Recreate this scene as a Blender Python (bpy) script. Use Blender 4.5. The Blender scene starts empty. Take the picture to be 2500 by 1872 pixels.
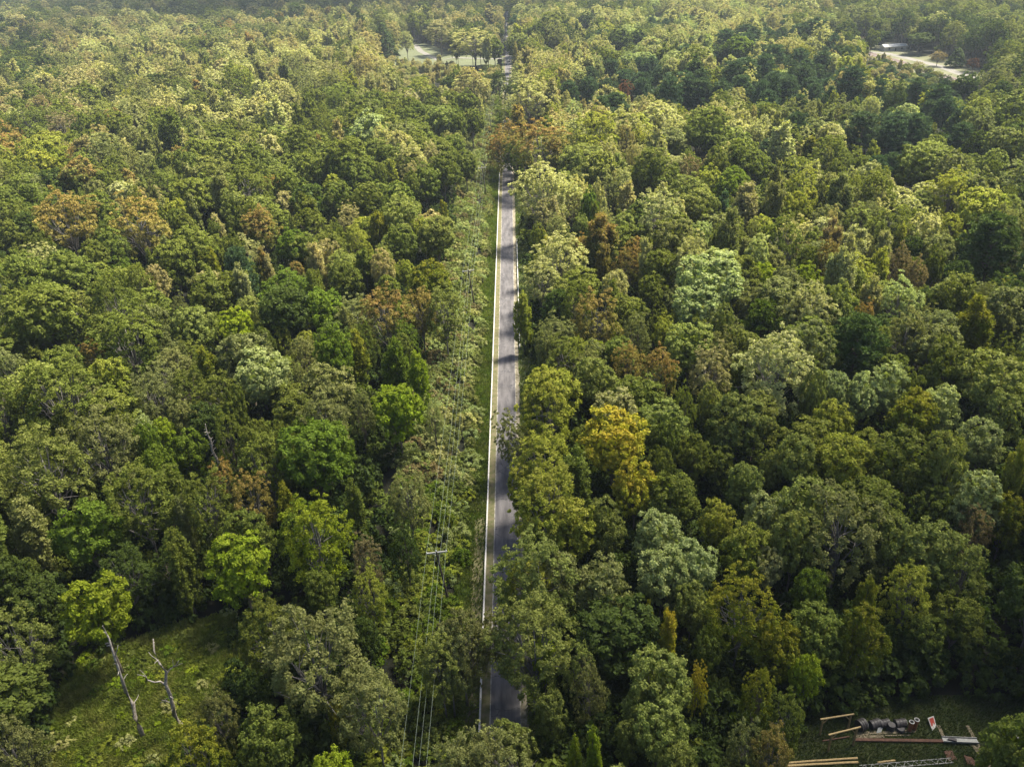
import bpy, math, random
import numpy as np
from mathutils import Vector, Matrix, Euler

# ------------------------------------------------------------------ camera, light, world
S = bpy.context.scene
COL = S.collection
CAM_H = 88.0
CAM_X = 3.47
F_PX = 2000.0
ROLL = math.radians(2.5)
cr, sr = math.cos(ROLL), math.sin(ROLL)
vpx, vpy = 1241 - 1250, -170 - 936
v_right = vpx * cr - vpy * sr
v_down = vpx * sr + vpy * cr
PITCH = math.atan2(-v_down, F_PX)
YAW = math.atan2(v_right, F_PX * math.cos(PITCH) - v_down * math.sin(PITCH))
fwd = Vector((-math.sin(YAW) * math.cos(PITCH), math.cos(YAW) * math.cos(PITCH), -math.sin(PITCH)))
r0 = Vector((math.cos(YAW), math.sin(YAW), 0))
u0 = r0.cross(fwd)
# image right/down expressed in the unrolled frame: right_img = cos*r0 - ... (world verticals lean to the lower right)
img_right = r0 * cr + (-u0) * sr
img_down = (-r0) * sr + (-u0) * cr
cam_right = img_right
cam_up = -img_down
M = Matrix((cam_right, cam_up, -fwd)).transposed().to_4x4()
M.translation = Vector((CAM_X, 0, CAM_H))
cam = bpy.data.cameras.new('camera')
cam.sensor_width = 36.0
cam.lens = F_PX * 36.0 / 2500.0
cam.clip_start = 1.0
cam.clip_end = 8000.0
cam_o = bpy.data.objects.new('camera', cam)
cam_o.matrix_world = M
COL.objects.link(cam_o)
S.camera = cam_o
S.render.resolution_x, S.render.resolution_y = 1024, 766

SUN_AZ = math.radians(60)      # clockwise from the road's direction (+Y)
SUN_EL = math.radians(61)
sv = Vector((math.sin(SUN_AZ) * math.cos(SUN_EL), math.cos(SUN_AZ) * math.cos(SUN_EL), math.sin(SUN_EL)))
sun = bpy.data.lights.new('sun', 'SUN')
sun.energy = 5.0
sun.angle = math.radians(12.0)
sun.color = (1.0, 0.94, 0.80)
sun_o = bpy.data.objects.new('sun', sun)
sun_o.rotation_euler = sv.to_track_quat('Z', 'Y').to_euler()
COL.objects.link(sun_o)
W = bpy.data.worlds.new('World')
S.world = W
W.use_nodes = True
wn = W.node_tree.nodes
sky = wn.new('ShaderNodeTexSky')
sky.sky_type = 'NISHITA'
sky.sun_disc = False
sky.sun_elevation = SUN_EL
sky.sun_rotation = SUN_AZ
sky.air_density = 1.0
sky.dust_density = 2.5
W.node_tree.links.new(sky.outputs[0], wn['Background'].inputs[0])
wn['Background'].inputs[1].default_value = 0.07
S.view_settings.view_transform = 'Standard'
S.view_settings.look = 'None'
S.view_settings.gamma = 1.0
S.view_settings.exposure = 1.62
S.cycles.max_bounces = 5
S.cycles.diffuse_bounces = 1
S.cycles.glossy_bounces = 1
S.cycles.transmission_bounces = 3
S.cycles.volume_bounces = 0

# ------------------------------------------------------------------ pixel <-> world (2500 x 1872 photograph)
CO = np.array([CAM_X, 0, CAM_H])
FW, RT, DN = np.array(fwd), np.array(img_right), np.array(img_down)
def at(px, py, z=0.0):
    d = FW * F_PX + RT * (px - 1250) + DN * (py - 936)
    t = (z - CAM_H) / d[2]
    return CO + d * t
def proj(p):
    q = np.asarray(p, float) - CO
    zc = q @ FW
    return 1250 + F_PX * (q @ RT) / zc, 936 + F_PX * (q @ DN) / zc, zc

# ------------------------------------------------------------------ helpers
def tag(o, label=None, cat=None, group=None, kind=None):
    if label: o['label'] = label
    if cat: o['category'] = cat
    if group: o['group'] = group
    if kind: o['kind'] = kind
    return o

def empty(name, loc):
    o = bpy.data.objects.new(name, None)
    o.location = loc
    o.empty_display_size = 0.5
    COL.objects.link(o)
    return o

def mesh_np(name, V, Q, mats, T=None, matidx=None):
    """mesh from vertex array, quad array and optional triangle array"""
    me = bpy.data.meshes.new(name)
    nq = 0 if Q is None else len(Q)
    nt = 0 if T is None else len(T)
    V = np.asarray(V, np.float32)
    me.vertices.add(len(V))
    me.vertices.foreach_set('co', V.ravel())
    loops = []
    if nq: loops.append(np.asarray(Q, np.int32).ravel())
    if nt: loops.append(np.asarray(T, np.int32).ravel())
    loops = np.concatenate(loops)
    me.loops.add(len(loops))
    me.loops.foreach_set('vertex_index', loops)
    me.polygons.add(nq + nt)
    starts = np.concatenate([np.arange(nq) * 4, nq * 4 + np.arange(nt) * 3]).astype(np.int32)
    me.polygons.foreach_set('loop_start', starts)
    if matidx is not None:
        me.polygons.foreach_set('material_index', np.asarray(matidx, np.int32))
    me.update(calc_edges=True)
    for m in mats: me.materials.append(m)
    return me

def link(name, me, parent=None, loc=None):
    o = bpy.data.objects.new(name, me)
    if parent is not None: o.parent = parent
    if loc is not None: o.location = loc
    COL.objects.link(o)
    return o

class MB:
    """collects boxes, tubes and sheets into one mesh"""
    def __init__(s): s.v = []; s.f = []
    def quad(s, a, b, c, d):
        n = len(s.v); s.v += [a, b, c, d]; s.f.append((n, n + 1, n + 2, n + 3))
    def box(s, c, size, rot=None):
        n = len(s.v)
        R = Euler(rot).to_matrix() if rot else None
        for i in (-1, 1):
            for j in (-1, 1):
                for k in (-1, 1):
                    p = Vector((i * size[0] / 2, j * size[1] / 2, k * size[2] / 2))
                    if R: p = R @ p
                    s.v.append(tuple(p + Vector(c)))
        for f in ((0, 1, 3, 2), (4, 6, 7, 5), (0, 4, 5, 1), (2, 3, 7, 6), (0, 2, 6, 4), (1, 5, 7, 3)):
            s.f.append(tuple(n + i for i in f))
        return s
    def bar(s, a, b, w, h=None):
        """rectangular bar from a to b"""
        h = h or w
        a, b = Vector(a), Vector(b)
        d = b - a
        q = d.to_track_quat('X', 'Z').to_matrix()
        n = len(s.v); L = d.length; c = (a + b) / 2
        for i in (-1, 1):
            for j in (-1, 1):
                for k in (-1, 1):
                    s.v.append(tuple(c + q @ Vector((i * L / 2, j * w / 2, k * h / 2))))
        for f in ((0, 1, 3, 2), (4, 6, 7, 5), (0, 4, 5, 1), (2, 3, 7, 6), (0, 2, 6, 4), (1, 5, 7, 3)):
            s.f.append(tuple(n + i for i in f))
        return s
    def tube(s, pts, rads, n=8, cap=True):
        pts = [Vector(p) for p in pts]
        base = len(s.v)
        for i, p in enumerate(pts):
            d = (pts[min(i + 1, len(pts) - 1)] - pts[max(i - 1, 0)]).normalized()
            q = d.to_track_quat('Z', 'Y').to_matrix()
            for k in range(n):
                a = 2 * math.pi * k / n
                s.v.append(tuple(p + q @ Vector((math.cos(a) * rads[i], math.sin(a) * rads[i], 0))))
        for i in range(len(pts) - 1):
            for k in range(n):
                a = base + i * n + k; b = base + i * n + (k + 1) % n
                s.f.append((a, b, b + n, a + n))
        if cap:
            s.f.append(tuple(base + k for k in range(n))[::-1])
            s.f.append(tuple(base + (len(pts) - 1) * n + k for k in range(n)))
        return s
    def mesh(s, name, mat):
        me = bpy.data.meshes.new(name)
        me.from_pydata(s.v, [], s.f)
        me.update()
        me.materials.append(mat)
        return me
    def build(s, name, mat, parent=None, smooth=False):
        me = s.mesh(name, mat)
        if smooth:
            for p in me.polygons: p.use_smooth = True
        return link(name, me, parent)

# ------------------------------------------------------------------ materials
def new_mat(name):
    m = bpy.data.materials.new(name); m.use_nodes = True
    nt = m.node_tree
    for n in list(nt.nodes): nt.nodes.remove(n)
    return m, nt, nt.nodes, nt.links

def foliage_mat(name, transl=0.36, gloss=0.005, rough=0.6, vary=0.45):
    m, nt, N, L = new_mat(name)
    out = N.new('ShaderNodeOutputMaterial')
    t1 = N.new('ShaderNodeAttribute'); t1.attribute_type = 'INSTANCER'; t1.attribute_name = 'tint'
    t2 = N.new('ShaderNodeAttribute'); t2.attribute_type = 'INSTANCER'; t2.attribute_name = 'tint2'
    geo = N.new('ShaderNodeNewGeometry')
    tc = N.new('ShaderNodeTexCoord')
    oi = N.new('ShaderNodeObjectInfo')
    add = N.new('ShaderNodeVectorMath'); add.operation = 'ADD'
    mul = N.new('ShaderNodeVectorMath'); mul.operation = 'SCALE'; mul.inputs[0].default_value = (37, 91, 53)
    L.new(oi.outputs['Random'], mul.inputs['Scale'])
    L.new(tc.outputs['Object'], add.inputs[0]); L.new(mul.outputs[0], add.inputs[1])
    nz = N.new('ShaderNodeTexNoise'); nz.inputs['Scale'].default_value = 0.26; nz.inputs['Detail'].default_value = 3
    L.new(add.outputs[0], nz.inputs['Vector'])
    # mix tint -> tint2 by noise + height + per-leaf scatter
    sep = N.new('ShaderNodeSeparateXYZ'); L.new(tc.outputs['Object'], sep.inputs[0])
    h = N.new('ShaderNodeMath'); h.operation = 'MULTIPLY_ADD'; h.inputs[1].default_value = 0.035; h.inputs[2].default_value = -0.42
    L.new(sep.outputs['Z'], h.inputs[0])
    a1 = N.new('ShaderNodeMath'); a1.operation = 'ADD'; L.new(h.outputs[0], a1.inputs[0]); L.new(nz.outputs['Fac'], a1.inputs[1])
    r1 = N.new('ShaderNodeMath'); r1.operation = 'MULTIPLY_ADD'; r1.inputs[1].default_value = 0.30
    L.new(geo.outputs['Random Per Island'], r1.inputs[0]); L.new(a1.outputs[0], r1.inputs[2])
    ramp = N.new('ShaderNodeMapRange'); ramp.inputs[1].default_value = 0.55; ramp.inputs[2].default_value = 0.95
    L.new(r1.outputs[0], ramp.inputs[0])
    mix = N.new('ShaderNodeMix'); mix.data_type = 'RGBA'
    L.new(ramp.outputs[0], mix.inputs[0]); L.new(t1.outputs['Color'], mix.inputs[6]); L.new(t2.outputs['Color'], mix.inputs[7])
    # per leaf brightness
    b = N.new('ShaderNodeMath'); b.operation = 'MULTIPLY_ADD'; b.inputs[1].default_value = 0.75 * vary; b.inputs[2].default_value = 1 - 0.375 * vary
    mm = N.new('ShaderNodeMath'); mm.operation = 'FRACT'
    k = N.new('ShaderNodeMath'); k.operation = 'MULTIPLY'; k.inputs[1].default_value = 17.31
    L.new(geo.outputs['Random Per Island'], k.inputs[0]); L.new(k.outputs[0], mm.inputs[0]); L.new(mm.outputs[0], b.inputs[0])
    nb = N.new('ShaderNodeTexNoise'); nb.inputs['Scale'].default_value = 0.9; nb.inputs['Detail'].default_value = 2
    L.new(add.outputs[0], nb.inputs['Vector'])
    br = N.new('ShaderNodeMapRange'); br.inputs[1].default_value = 0.3; br.inputs[2].default_value = 0.7; br.inputs[3].default_value = 0.68; br.inputs[4].default_value = 1.32
    L.new(nb.outputs['Fac'], br.inputs[0])
    bb = N.new('ShaderNodeMath'); bb.operation = 'MULTIPLY'; L.new(b.outputs[0], bb.inputs[0]); L.new(br.outputs[0], bb.inputs[1])
    sc = N.new('ShaderNodeVectorMath'); sc.operation = 'SCALE'
    L.new(mix.outputs[2], sc.inputs[0]); L.new(bb.outputs[0], sc.inputs['Scale'])
    dif = N.new('ShaderNodeBsdfDiffuse'); L.new(sc.outputs[0], dif.inputs['Color'])
    tr = N.new('ShaderNodeBsdfTranslucent')
    tcol = N.new('ShaderNodeVectorMath'); tcol.operation = 'MULTIPLY'; tcol.inputs[1].default_value = (1.15, 1.25, 0.5)
    L.new(sc.outputs[0], tcol.inputs[0]); L.new(tcol.outputs[0], tr.inputs['Color'])
    m1 = N.new('ShaderNodeMixShader'); m1.inputs[0].default_value = transl
    L.new(dif.outputs[0], m1.inputs[1]); L.new(tr.outputs[0], m1.inputs[2])
    gl = N.new('ShaderNodeBsdfAnisotropic') if False else N.new('ShaderNodeBsdfGlossy')
    gl.inputs['Roughness'].default_value = rough; gl.inputs['Color'].default_value = (1, 1, 1, 1)
    m2 = N.new('ShaderNodeMixShader'); m2.inputs[0].default_value = gloss
    L.new(m1.outputs[0], m2.inputs[1]); L.new(gl.outputs[0], m2.inputs[2])
    L.new(m2.outputs[0], out.inputs['Surface'])
    return m

def plain(name, col, rough=0.85, var=0.25, scale=3.0, col2=None, detail=6, bump=0.0):
    m, nt, N, L = new_mat(name)
    out = N.new('ShaderNodeOutputMaterial'); p = N.new('ShaderNodeBsdfPrincipled')
    p.inputs['Roughness'].default_value = rough
    if 'Specular IOR Level' in p.inputs: p.inputs['Specular IOR Level'].default_value = 0.25
    tc = N.new('ShaderNodeTexCoord'); nz = N.new('ShaderNodeTexNoise')
    nz.inputs['Scale'].default_value = scale; nz.inputs['Detail'].default_value = detail; nz.inputs['Roughness'].default_value = 0.65
    L.new(tc.outputs['Object'], nz.inputs['Vector'])
    cr_ = N.new('ShaderNodeValToRGB')
    c2 = col2 or tuple(c * (1 + var) for c in col); c1 = col if col2 else tuple(c * (1 - var) for c in col)
    cr_.color_ramp.elements[0].position = 0.35; cr_.color_ramp.elements[1].position = 0.65
    cr_.color_ramp.elements[0].color = (*c1, 1); cr_.color_ramp.elements[1].color = (*c2, 1)
    L.new(nz.outputs['Fac'], cr_.inputs[0]); L.new(cr_.outputs[0], p.inputs['Base Color'])
    if bump:
        bn = N.new('ShaderNodeBump'); bn.inputs['Strength'].default_value = bump; bn.inputs['Distance'].default_value = 0.1
        L.new(nz.outputs['Fac'], bn.inputs['Height']); L.new(bn.outputs[0], p.inputs['Normal'])
    L.new(p.outputs[0], out.inputs['Surface'])
    return m

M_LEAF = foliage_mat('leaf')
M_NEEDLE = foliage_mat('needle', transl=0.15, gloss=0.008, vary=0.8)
M_BARK = plain('bark', (0.16, 0.13, 0.10), var=0.4, scale=4)
M_PALEBARK = plain('pale_bark', (0.17, 0.155, 0.135), var=0.45, scale=3, bump=0.4)
M_DEADWOOD = plain('dead_wood', (0.15, 0.125, 0.095), col2=(0.46, 0.41, 0.35), scale=2.5, bump=0.5)
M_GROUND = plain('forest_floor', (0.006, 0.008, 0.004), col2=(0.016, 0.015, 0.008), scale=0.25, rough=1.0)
M_VERGE = plain('verge_soil', (0.05, 0.075, 0.02), col2=(0.12, 0.12, 0.05), scale=0.35, rough=1.0)
M_DRY = plain('dry_earth', (0.17, 0.14, 0.085), col2=(0.08, 0.09, 0.03), scale=0.9, rough=1.0)
M_GRAVEL = plain('gravel', (0.09, 0.08, 0.04), col2=(0.30, 0.26, 0.20), scale=1.3, rough=1.0, detail=10)
M_CREAM = plain('cream_paint', (0.48, 0.46, 0.42), var=0.10, scale=1.5, rough=0.6)
M_EDGE = plain('edge_line_paint', (0.12, 0.11, 0.09), col2=(0.45, 0.42, 0.36), scale=1.1, rough=0.8, detail=10)
M_POLE = plain('creosoted_wood', (0.07, 0.055, 0.042), var=0.3, scale=5)
M_GREYWOOD = plain("weathered_wood", (0.36, 0.35, 0.31), var=0.25, scale=5)
M_WIRE = plain('aluminium_wire', (0.34, 0.40, 0.32), var=0.1, rough=0.5)
M_CERAMIC = plain('insulator_glaze', (0.5, 0.5, 0.48), var=0.1, rough=0.3)
M_TIMBER = plain('yellow_timber', (0.34, 0.25, 0.12), var=0.3, scale=6)
M_PLANK = plain('old_plank', (0.17, 0.14, 0.09), var=0.35, scale=5)
M_RUST = plain('rusty_steel', (0.085, 0.045, 0.03), var=0.4, scale=4)
M_DARKMETAL = plain('dark_metal', (0.05, 0.045, 0.045), var=0.4, scale=3, rough=0.5)
M_WHITEBOARD = plain('white_board', (0.36, 0.35, 0.32), var=0.2, scale=3)
M_RED = plain('faded_red', (0.28, 0.045, 0.03), var=0.2, scale=2)
M_GALV = plain('galvanised', (0.26, 0.26, 0.24), var=0.2, scale=3, rough=0.5)
M_CLAY = plain('clay_pipe', (0.32, 0.13, 0.06), var=0.3, scale=3)
M_PALE = plain('pale_concrete', (0.17, 0.16, 0.14), var=0.15, scale=0.2)
M_LAWN = plain('lawn', (0.10, 0.11, 0.055), var=0.15, scale=0.08)
M_RAIL = plain('rail_steel', (0.10, 0.055, 0.045), var=0.2)
M_BALLAST = plain('ballast', (0.15, 0.12, 0.11), var=0.25, scale=1)
M_ROOF = plain('pale_roof', (0.55, 0.54, 0.50), var=0.1, scale=1)
M_WALL = plain('house_wall', (0.42, 0.38, 0.32), var=0.1, scale=1)
M_GLASS = plain('dark_glass', (0.03, 0.035, 0.04), var=0.1, rough=0.2)

def asphalt():
    m, nt, N, L = new_mat('asphalt')
    out = N.new('ShaderNodeOutputMaterial'); p = N.new('ShaderNodeBsdfPrincipled'); p.inputs['Roughness'].default_value = 0.8
    tc = N.new('ShaderNodeTexCoord')
    mp = N.new('ShaderNodeMapping'); mp.inputs['Scale'].default_value = (0.9, 0.16, 1)
    L.new(tc.outputs['Object'], mp.inputs[0])
    nz = N.new('ShaderNodeTexNoise'); nz.inputs['Scale'].default_value = 1.0; nz.inputs['Detail'].default_value = 8; nz.inputs['Roughness'].default_value = 0.6
    L.new(mp.outputs[0], nz.inputs['Vector'])
    cr_ = N.new('ShaderNodeValToRGB')
    e = cr_.color_ramp.elements
    e[0].position = 0.34; e[0].color = (0.050, 0.045, 0.047, 1); e[1].position = 0.66; e[1].color = (0.130, 0.119, 0.119, 1)
    L.new(nz.outputs['Fac'], cr_.inputs[0])
    # transverse cracks sealed with tar
    mp2 = N.new('ShaderNodeMapping'); mp2.inputs['Scale'].default_value = (0.12, 0.22, 1)
    L.new(tc.outputs['Object'], mp2.inputs[0])
    vo = N.new('ShaderNodeTexVoronoi'); vo.feature = 'DISTANCE_TO_EDGE'; vo.inputs['Scale'].default_value = 1.0
    n2 = N.new('ShaderNodeTexNoise'); n2.inputs['Scale'].default_value = 1.3
    L.new(tc.outputs['Object'], n2.inputs['Vector'])
    ad = N.new('ShaderNodeVectorMath'); ad.operation = 'MULTIPLY_ADD'; ad.inputs[1].default_value = (0.25, 0.25, 0.25)
    L.new(n2.outputs['Color'], ad.inputs[0]); L.new(mp2.outputs[0], ad.inputs[2]); L.new(ad.outputs[0], vo.inputs['Vector'])
    lt = N.new('ShaderNodeMath'); lt.operation = 'LESS_THAN'; lt.inputs[1].default_value = 0.012
    L.new(vo.outputs['Distance'], lt.inputs[0])
    mx = N.new('ShaderNodeMix'); mx.data_type = 'RGBA'; mx.inputs[7].default_value = (0.05, 0.047, 0.05, 1)
    L.new(lt.outputs[0], mx.inputs[0]); L.new(cr_.outputs[0], mx.inputs[6])
    L.new(mx.outputs[2], p.inputs['Base Color']); L.new(p.outputs[0], out.inputs['Surface'])
    return m
M_ASPHALT = asphalt()

# ------------------------------------------------------------------ setting: ground, road, verges
def sheet(name, pts, z, mat, kind='structure'):
    me = bpy.data.meshes.new(name)
    me.from_pydata([(x, y, z) for x, y in pts], [], [tuple(range(len(pts)))])
    me.update(); me.materials.append(mat)
    o = link(name, me)
    o['kind'] = kind
    return o
def strip(name, xl, xr, y0, y1, z, mat, wob=0.0, seed=0, step=2.0):
    rg = random.Random(seed)
    n = max(2, int((y1 - y0) / step)); b = MB()
    ys = [y0 + (y1 - y0) * i / n for i in range(n + 1)]
    L_ = [xl + rg.uniform(-wob, wob) for _ in ys]; R_ = [xr + rg.uniform(-wob, wob) for _ in ys]
    for i in range(n):
        b.quad((L_[i], ys[i], z), (R_[i], ys[i], z), (R_[i + 1], ys[i + 1], z), (L_[i + 1], ys[i + 1], z))
    o = b.build(name, mat); o['kind'] = 'structure'
    return o
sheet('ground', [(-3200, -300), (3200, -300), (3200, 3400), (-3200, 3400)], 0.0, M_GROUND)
strip('grass_verge', -8.6, -2.6, -40, 700, 0.02, M_VERGE, 0.5, 1)
strip('grass_verge', 1.4, 6.2, -40, 700, 0.02, M_VERGE, 0.4, 2)
strip('shoulder', -3.75, -2.3, -40, 700, 0.032, M_DRY, 0.05, 3)
strip('dry_verge', -6.1, -3.9, 30, 118, 0.026, M_DRY, 0.35, 8)
strip('gravel_shoulder', 1.3, 2.35, -40, 700, 0.032, M_GRAVEL, 0.22, 4)
strip('road', -2.46, 1.52, -40, 1500, 0.05, M_ASPHALT, 0.0, 5, 20)
strip('edge_marking', -2.47, -2.36, -40, 700, 0.055, M_EDGE, 0.02, 6, 1.0)
strip('edge_marking', 1.42, 1.53, -40, 700, 0.055, M_EDGE, 0.02, 7, 1.0)

# ------------------------------------------------------------------ foliage and tree shapes
def unit(v): return v / np.maximum(np.linalg.norm(v, axis=-1, keepdims=True), 1e-9)
def rdir(g, n): return unit(g.normal(size=(n, 3)))
def leaf_quads(g, c, nrm, size, asp=1.7, along=None):
    """diamond leaf sprays at c facing nrm; along = preferred long axis"""
    n = len(c)
    t = g.normal(size=(n, 3)) if along is None else along + g.normal(size=(n, 3)) * 0.35
    t = unit(t - nrm * np.sum(t * nrm, 1, keepdims=True))
    b = np.cross(nrm, t)
    s = (size * g.uniform(0.6, 1.35, n))[:, None]
    V = np.empty((n, 4, 3))
    a = s * asp * 0.5; w = s * 0.5
    V[:, 0] = c - t * a; V[:, 1] = c + b * w + t * a * 0.1; V[:, 2] = c + t * a; V[:, 3] = c - b * w + t * a * 0.1
    return V.reshape(-1, 3)

def clump_leaves(g, cen, rad, out, n, size, q, flat=0.85, jit=0.7, asp=1.6):
    """leaves over the upper, outer face of each clump"""
    n = max(4, int(n * q)); size = size / math.sqrt(q)
    k = len(cen)
    C = np.repeat(cen, n, 0); R = np.repeat(rad, n)[:, None]; O = np.repeat(out, n, 0)
    u = unit(rdir(g, k * n) + O * 0.75 + np.array([0, 0, 0.45]))
    p = C + u * R * g.uniform(0.4, 1.0, (k * n, 1)) ** 0.7 * g.choice([1, 1, 1, 1.45], (k * n, 1)) * np.array([1, 1, flat])
    nr = unit(u + np.array([0, 0, 0.45]) + g.normal(size=(k * n, 3)) * jit)
    return leaf_quads(g, p, nr, np.full(k * n, size), asp)

def fib(n):
    i = np.arange(n) + 0.5
    z = 1 - 2 * i / n; a = i * 2.399963
    r = np.sqrt(1 - z * z)
    return np.stack([r * np.cos(a), r * np.sin(a), z], 1)

def crown(kind, seed, q=1.0):
    """returns leaf vertex array, list of limbs [(pts, radii)], height, radius"""
    g = np.random.default_rng(seed)
    limbs = []
    parts = []
    if kind == 'o':                                  # broad cauliflower crown
        H, R = 18.0, 5.0; rz = g.uniform(6.0, 7.2); C = np.array([0, 0, H - rz])
        nl = g.integers(11, 16)
        d = fib(nl * 2); d = d[d[:, 2] > -0.3]; d = unit(d + g.normal(size=d.shape) * 0.28)
        lobes = C + d * np.array([R * 0.60, R * 0.60, rz * 0.60]) * g.uniform(0.8, 1.12, (len(d), 1))
        lr = g.uniform(0.32, 0.48, len(d)) * R
        cc, rr, oo = [], [], []
        for L_, r in zip(lobes, lr):
            f = unit(fib(34) + g.normal(size=(34, 3)) * 0.3)
            p = L_ + f * r * 0.9 * g.uniform(0.65, 1.25, (34, 1))
            rel = (p - C) / np.array([R, R, rz])
            ok = (np.sum(f * unit(L_ - C), 1) > -0.25)
            for L2, r2 in zip(lobes, lr):
                if L2 is L_: continue
                ok &= np.linalg.norm(p - L2, axis=1) > r2 * 0.8
            cc.append(p[ok]); rr.append(g.uniform(0.08, 0.18, ok.sum()) * R); oo.append(unit(f[ok] + unit(rel[ok]) * 0.5))
            limbs.append(([(0, 0, H * 0.30), tuple((L_ * 0.5 + np.array([0, 0, H * 0.3]) * 0.5) + g.normal(size=3) * 0.3), tuple(L_)], [0.17, 0.10, 0.04]))
        cc, rr, oo = map(np.concatenate, (cc, rr, oo))
        parts.append(clump_leaves(g, cc, rr, oo, 105, 0.275, q))
        # inner scattered leaves keep the crown from reading as hollow
        n = int(900 * q); u = rdir(g, n)
        parts.append(leaf_quads(g, C + u * np.array([R, R, rz]) * g.uniform(0.2, 0.7, (n, 1)), rdir(g, n), np.full(n, 0.6 / math.sqrt(q))))
    elif kind == 'f':                                # fine airy crown, limbs glimpsed
        H, R = 19.0, 5.0; rz = g.uniform(6.6, 7.9); C = np.array([0, 0, H - rz])
        ph = g.uniform(0, 6.28, 6)
        d = unit(rdir(g, 520)); d = d[d[:, 2] > -0.6]
        az = np.arctan2(d[:, 1], d[:, 0])
        env = 1 + 0.13 * np.sin(3 * az + ph[0]) + 0.10 * np.sin(5 * az + ph[1] + 3 * d[:, 2]) + 0.13 * np.sin(6 * d[:, 2] + 2 * az + ph[2])
        keep = (np.sin(4 * az + 5 * d[:, 2] + ph[3]) + np.sin(7 * az - 6 * d[:, 2] + ph[4])) > -1.35
        d, env = d[keep], env[keep]
        rad = env * g.uniform(0.62, 1.0, len(d)) ** 0.7
        cc = C + d * np.array([R, R, rz]) * rad[:, None]
        rr = g.uniform(0.07, 0.14, len(d)) * R
        parts.append(clump_leaves(g, cc, rr, unit(d + np.array([0, 0, 0.6])), 46, 0.20, q, flat=1.0, jit=0.95, asp=1.7))
        for i in range(16):
            e = C + unit(np.array([*g.normal(size=2), g.uniform(-0.1, 1.3)])) * np.array([R, R, rz]) * 0.82
            m_ = e * 0.55 + np.array([0, 0, H * 0.32]) * 0.45 + g.normal(size=3) * 0.35
            limbs.append(([(0, 0, H * g.uniform(0.22, 0.42)), tuple(m_), tuple(e)], [0.14, 0.085, 0.03]))
            for j in range(2):
                e2 = m_ + (e - m_) * 0.5 + g.normal(size=3) * 1.5
                limbs.append(([tuple(m_), tuple((m_ + e2) / 2 + g.normal(size=3) * 0.15), tuple(e2)], [0.07, 0.045, 0.02]))
    elif kind == 'c':                                # upswept, several pointed leaders
        H, R = 18.0, 3.6
        ns = g.integers(5, 9)
        for i in range(ns):
            a = g.uniform(0, 6.28); off = 0 if i == 0 else g.uniform(0.35, 0.62) * R
            top = H if i == 0 else H - g.uniform(0.8, 5.0)
            rx = g.uniform(0.30, 0.46) * R * (1.35 if i == 0 else 1); hz = g.uniform(4.0, 6.5) * (1.25 if i == 0 else 1)
            cx, cy = off * math.cos(a), off * math.sin(a)
            m_ = 46
            t = g.uniform(0, 1, m_) ** 0.8; an = g.uniform(0, 6.28, m_)
            w = rx * (np.sin(np.pi * np.clip(t * 0.86 + 0.08, 0, 1)) ** 0.7) * (1.12 - 0.55 * t)
            rr0 = g.uniform(0.5, 1.0, m_)
            p = np.stack([cx + w * np.cos(an) * rr0, cy + w * np.sin(an) * rr0, top - hz * 2 + 2 * hz * t], 1)
            o_ = np.stack([np.cos(an) * 0.7, np.sin(an) * 0.7, np.full(m_, 0.8)], 1)
            nn = max(5, int(80 * q)); sz = 0.235 / math.sqrt(q)
            Cc = np.repeat(p, nn, 0); O = unit(np.repeat(o_, nn, 0))
            ln = g.uniform(-0.5, 1, (len(Cc), 1))
            pp = Cc + O * ln * 0.75 + g.normal(size=Cc.shape) * 0.24
            nr = unit(O * 0.5 + g.normal(size=Cc.shape) * 0.7 + np.array([0, 0, 0.2]))
            parts.append(leaf_quads(g, pp, nr, np.full(len(Cc), sz), 1.8, along=O))
            limbs.append(([(0, 0, H * 0.25), (cx * 0.7, cy * 0.7, H * 0.45), (cx, cy, top - 1)], [0.14, 0.10, 0.02]))
    elif kind == 'p':                                # pine: tufted dark domes
        H, R = 18.0, 4.2; rz = 6.5
        nlay = 11
        cc = []
        for i in range(nlay):
            t = i / (nlay - 1); z = H - 2 * rz * 0.82 * (1 - t) - 0.8 * g.uniform()
            w = R * math.sqrt(max(0.03, 1 - (t * 1.15 - 0.2) ** 2)) * g.uniform(0.8, 1.05) * (1.0 if t < 0.95 else 0.3)
            nb = g.integers(6, 9); a0 = g.uniform(0, 6.28)
            for b in range(nb):
                a = a0 + b * 6.28 / nb + g.normal() * 0.2; L_ = w * g.uniform(0.75, 1.1)
                e = np.array([L_ * math.cos(a), L_ * math.sin(a), z + 0.25 * L_])
                limbs.append(([(0, 0, z - 0.4), tuple(e * [0.5, 0.5, 1] - [0, 0, 0.25 * L_ * 0.6]), tuple(e)], [0.07, 0.05, 0.02]))
                for s_ in (1.0, 0.72, 0.45):
                    m_ = 3 if s_ == 1.0 else 2
                    for _ in range(m_):
                        cc.append(e * [s_, s_, 1] + g.normal(size=3) * [0.45, 0.45, 0.25] - [0, 0, (1 - s_) * 0.2 * L_])
        cc = np.array(cc); k = len(cc)
        nn = max(5, int(34 * q)); sz = 0.15 / math.sqrt(q)
        Cc = np.repeat(cc, nn, 0); rad = np.repeat(g.uniform(0.45, 0.72, k), nn)[:, None]
        u = unit(rdir(g, k * nn) + np.array([0, 0, 0.7]))
        parts.append(leaf_quads(g, Cc + u * rad * 0.55, unit(np.cross(u, rdir(g, k * nn))), np.full(k * nn, sz), 5.0 * (q ** 0.2), along=u * 6))
    elif kind == 'k':                                # dense dark cone (cedar)
        H, R = 12.0, 3.0
        n_ = 260; t = g.uniform(0, 1, n_) ** 1.25; an = g.uniform(0, 6.28, n_)
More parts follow.
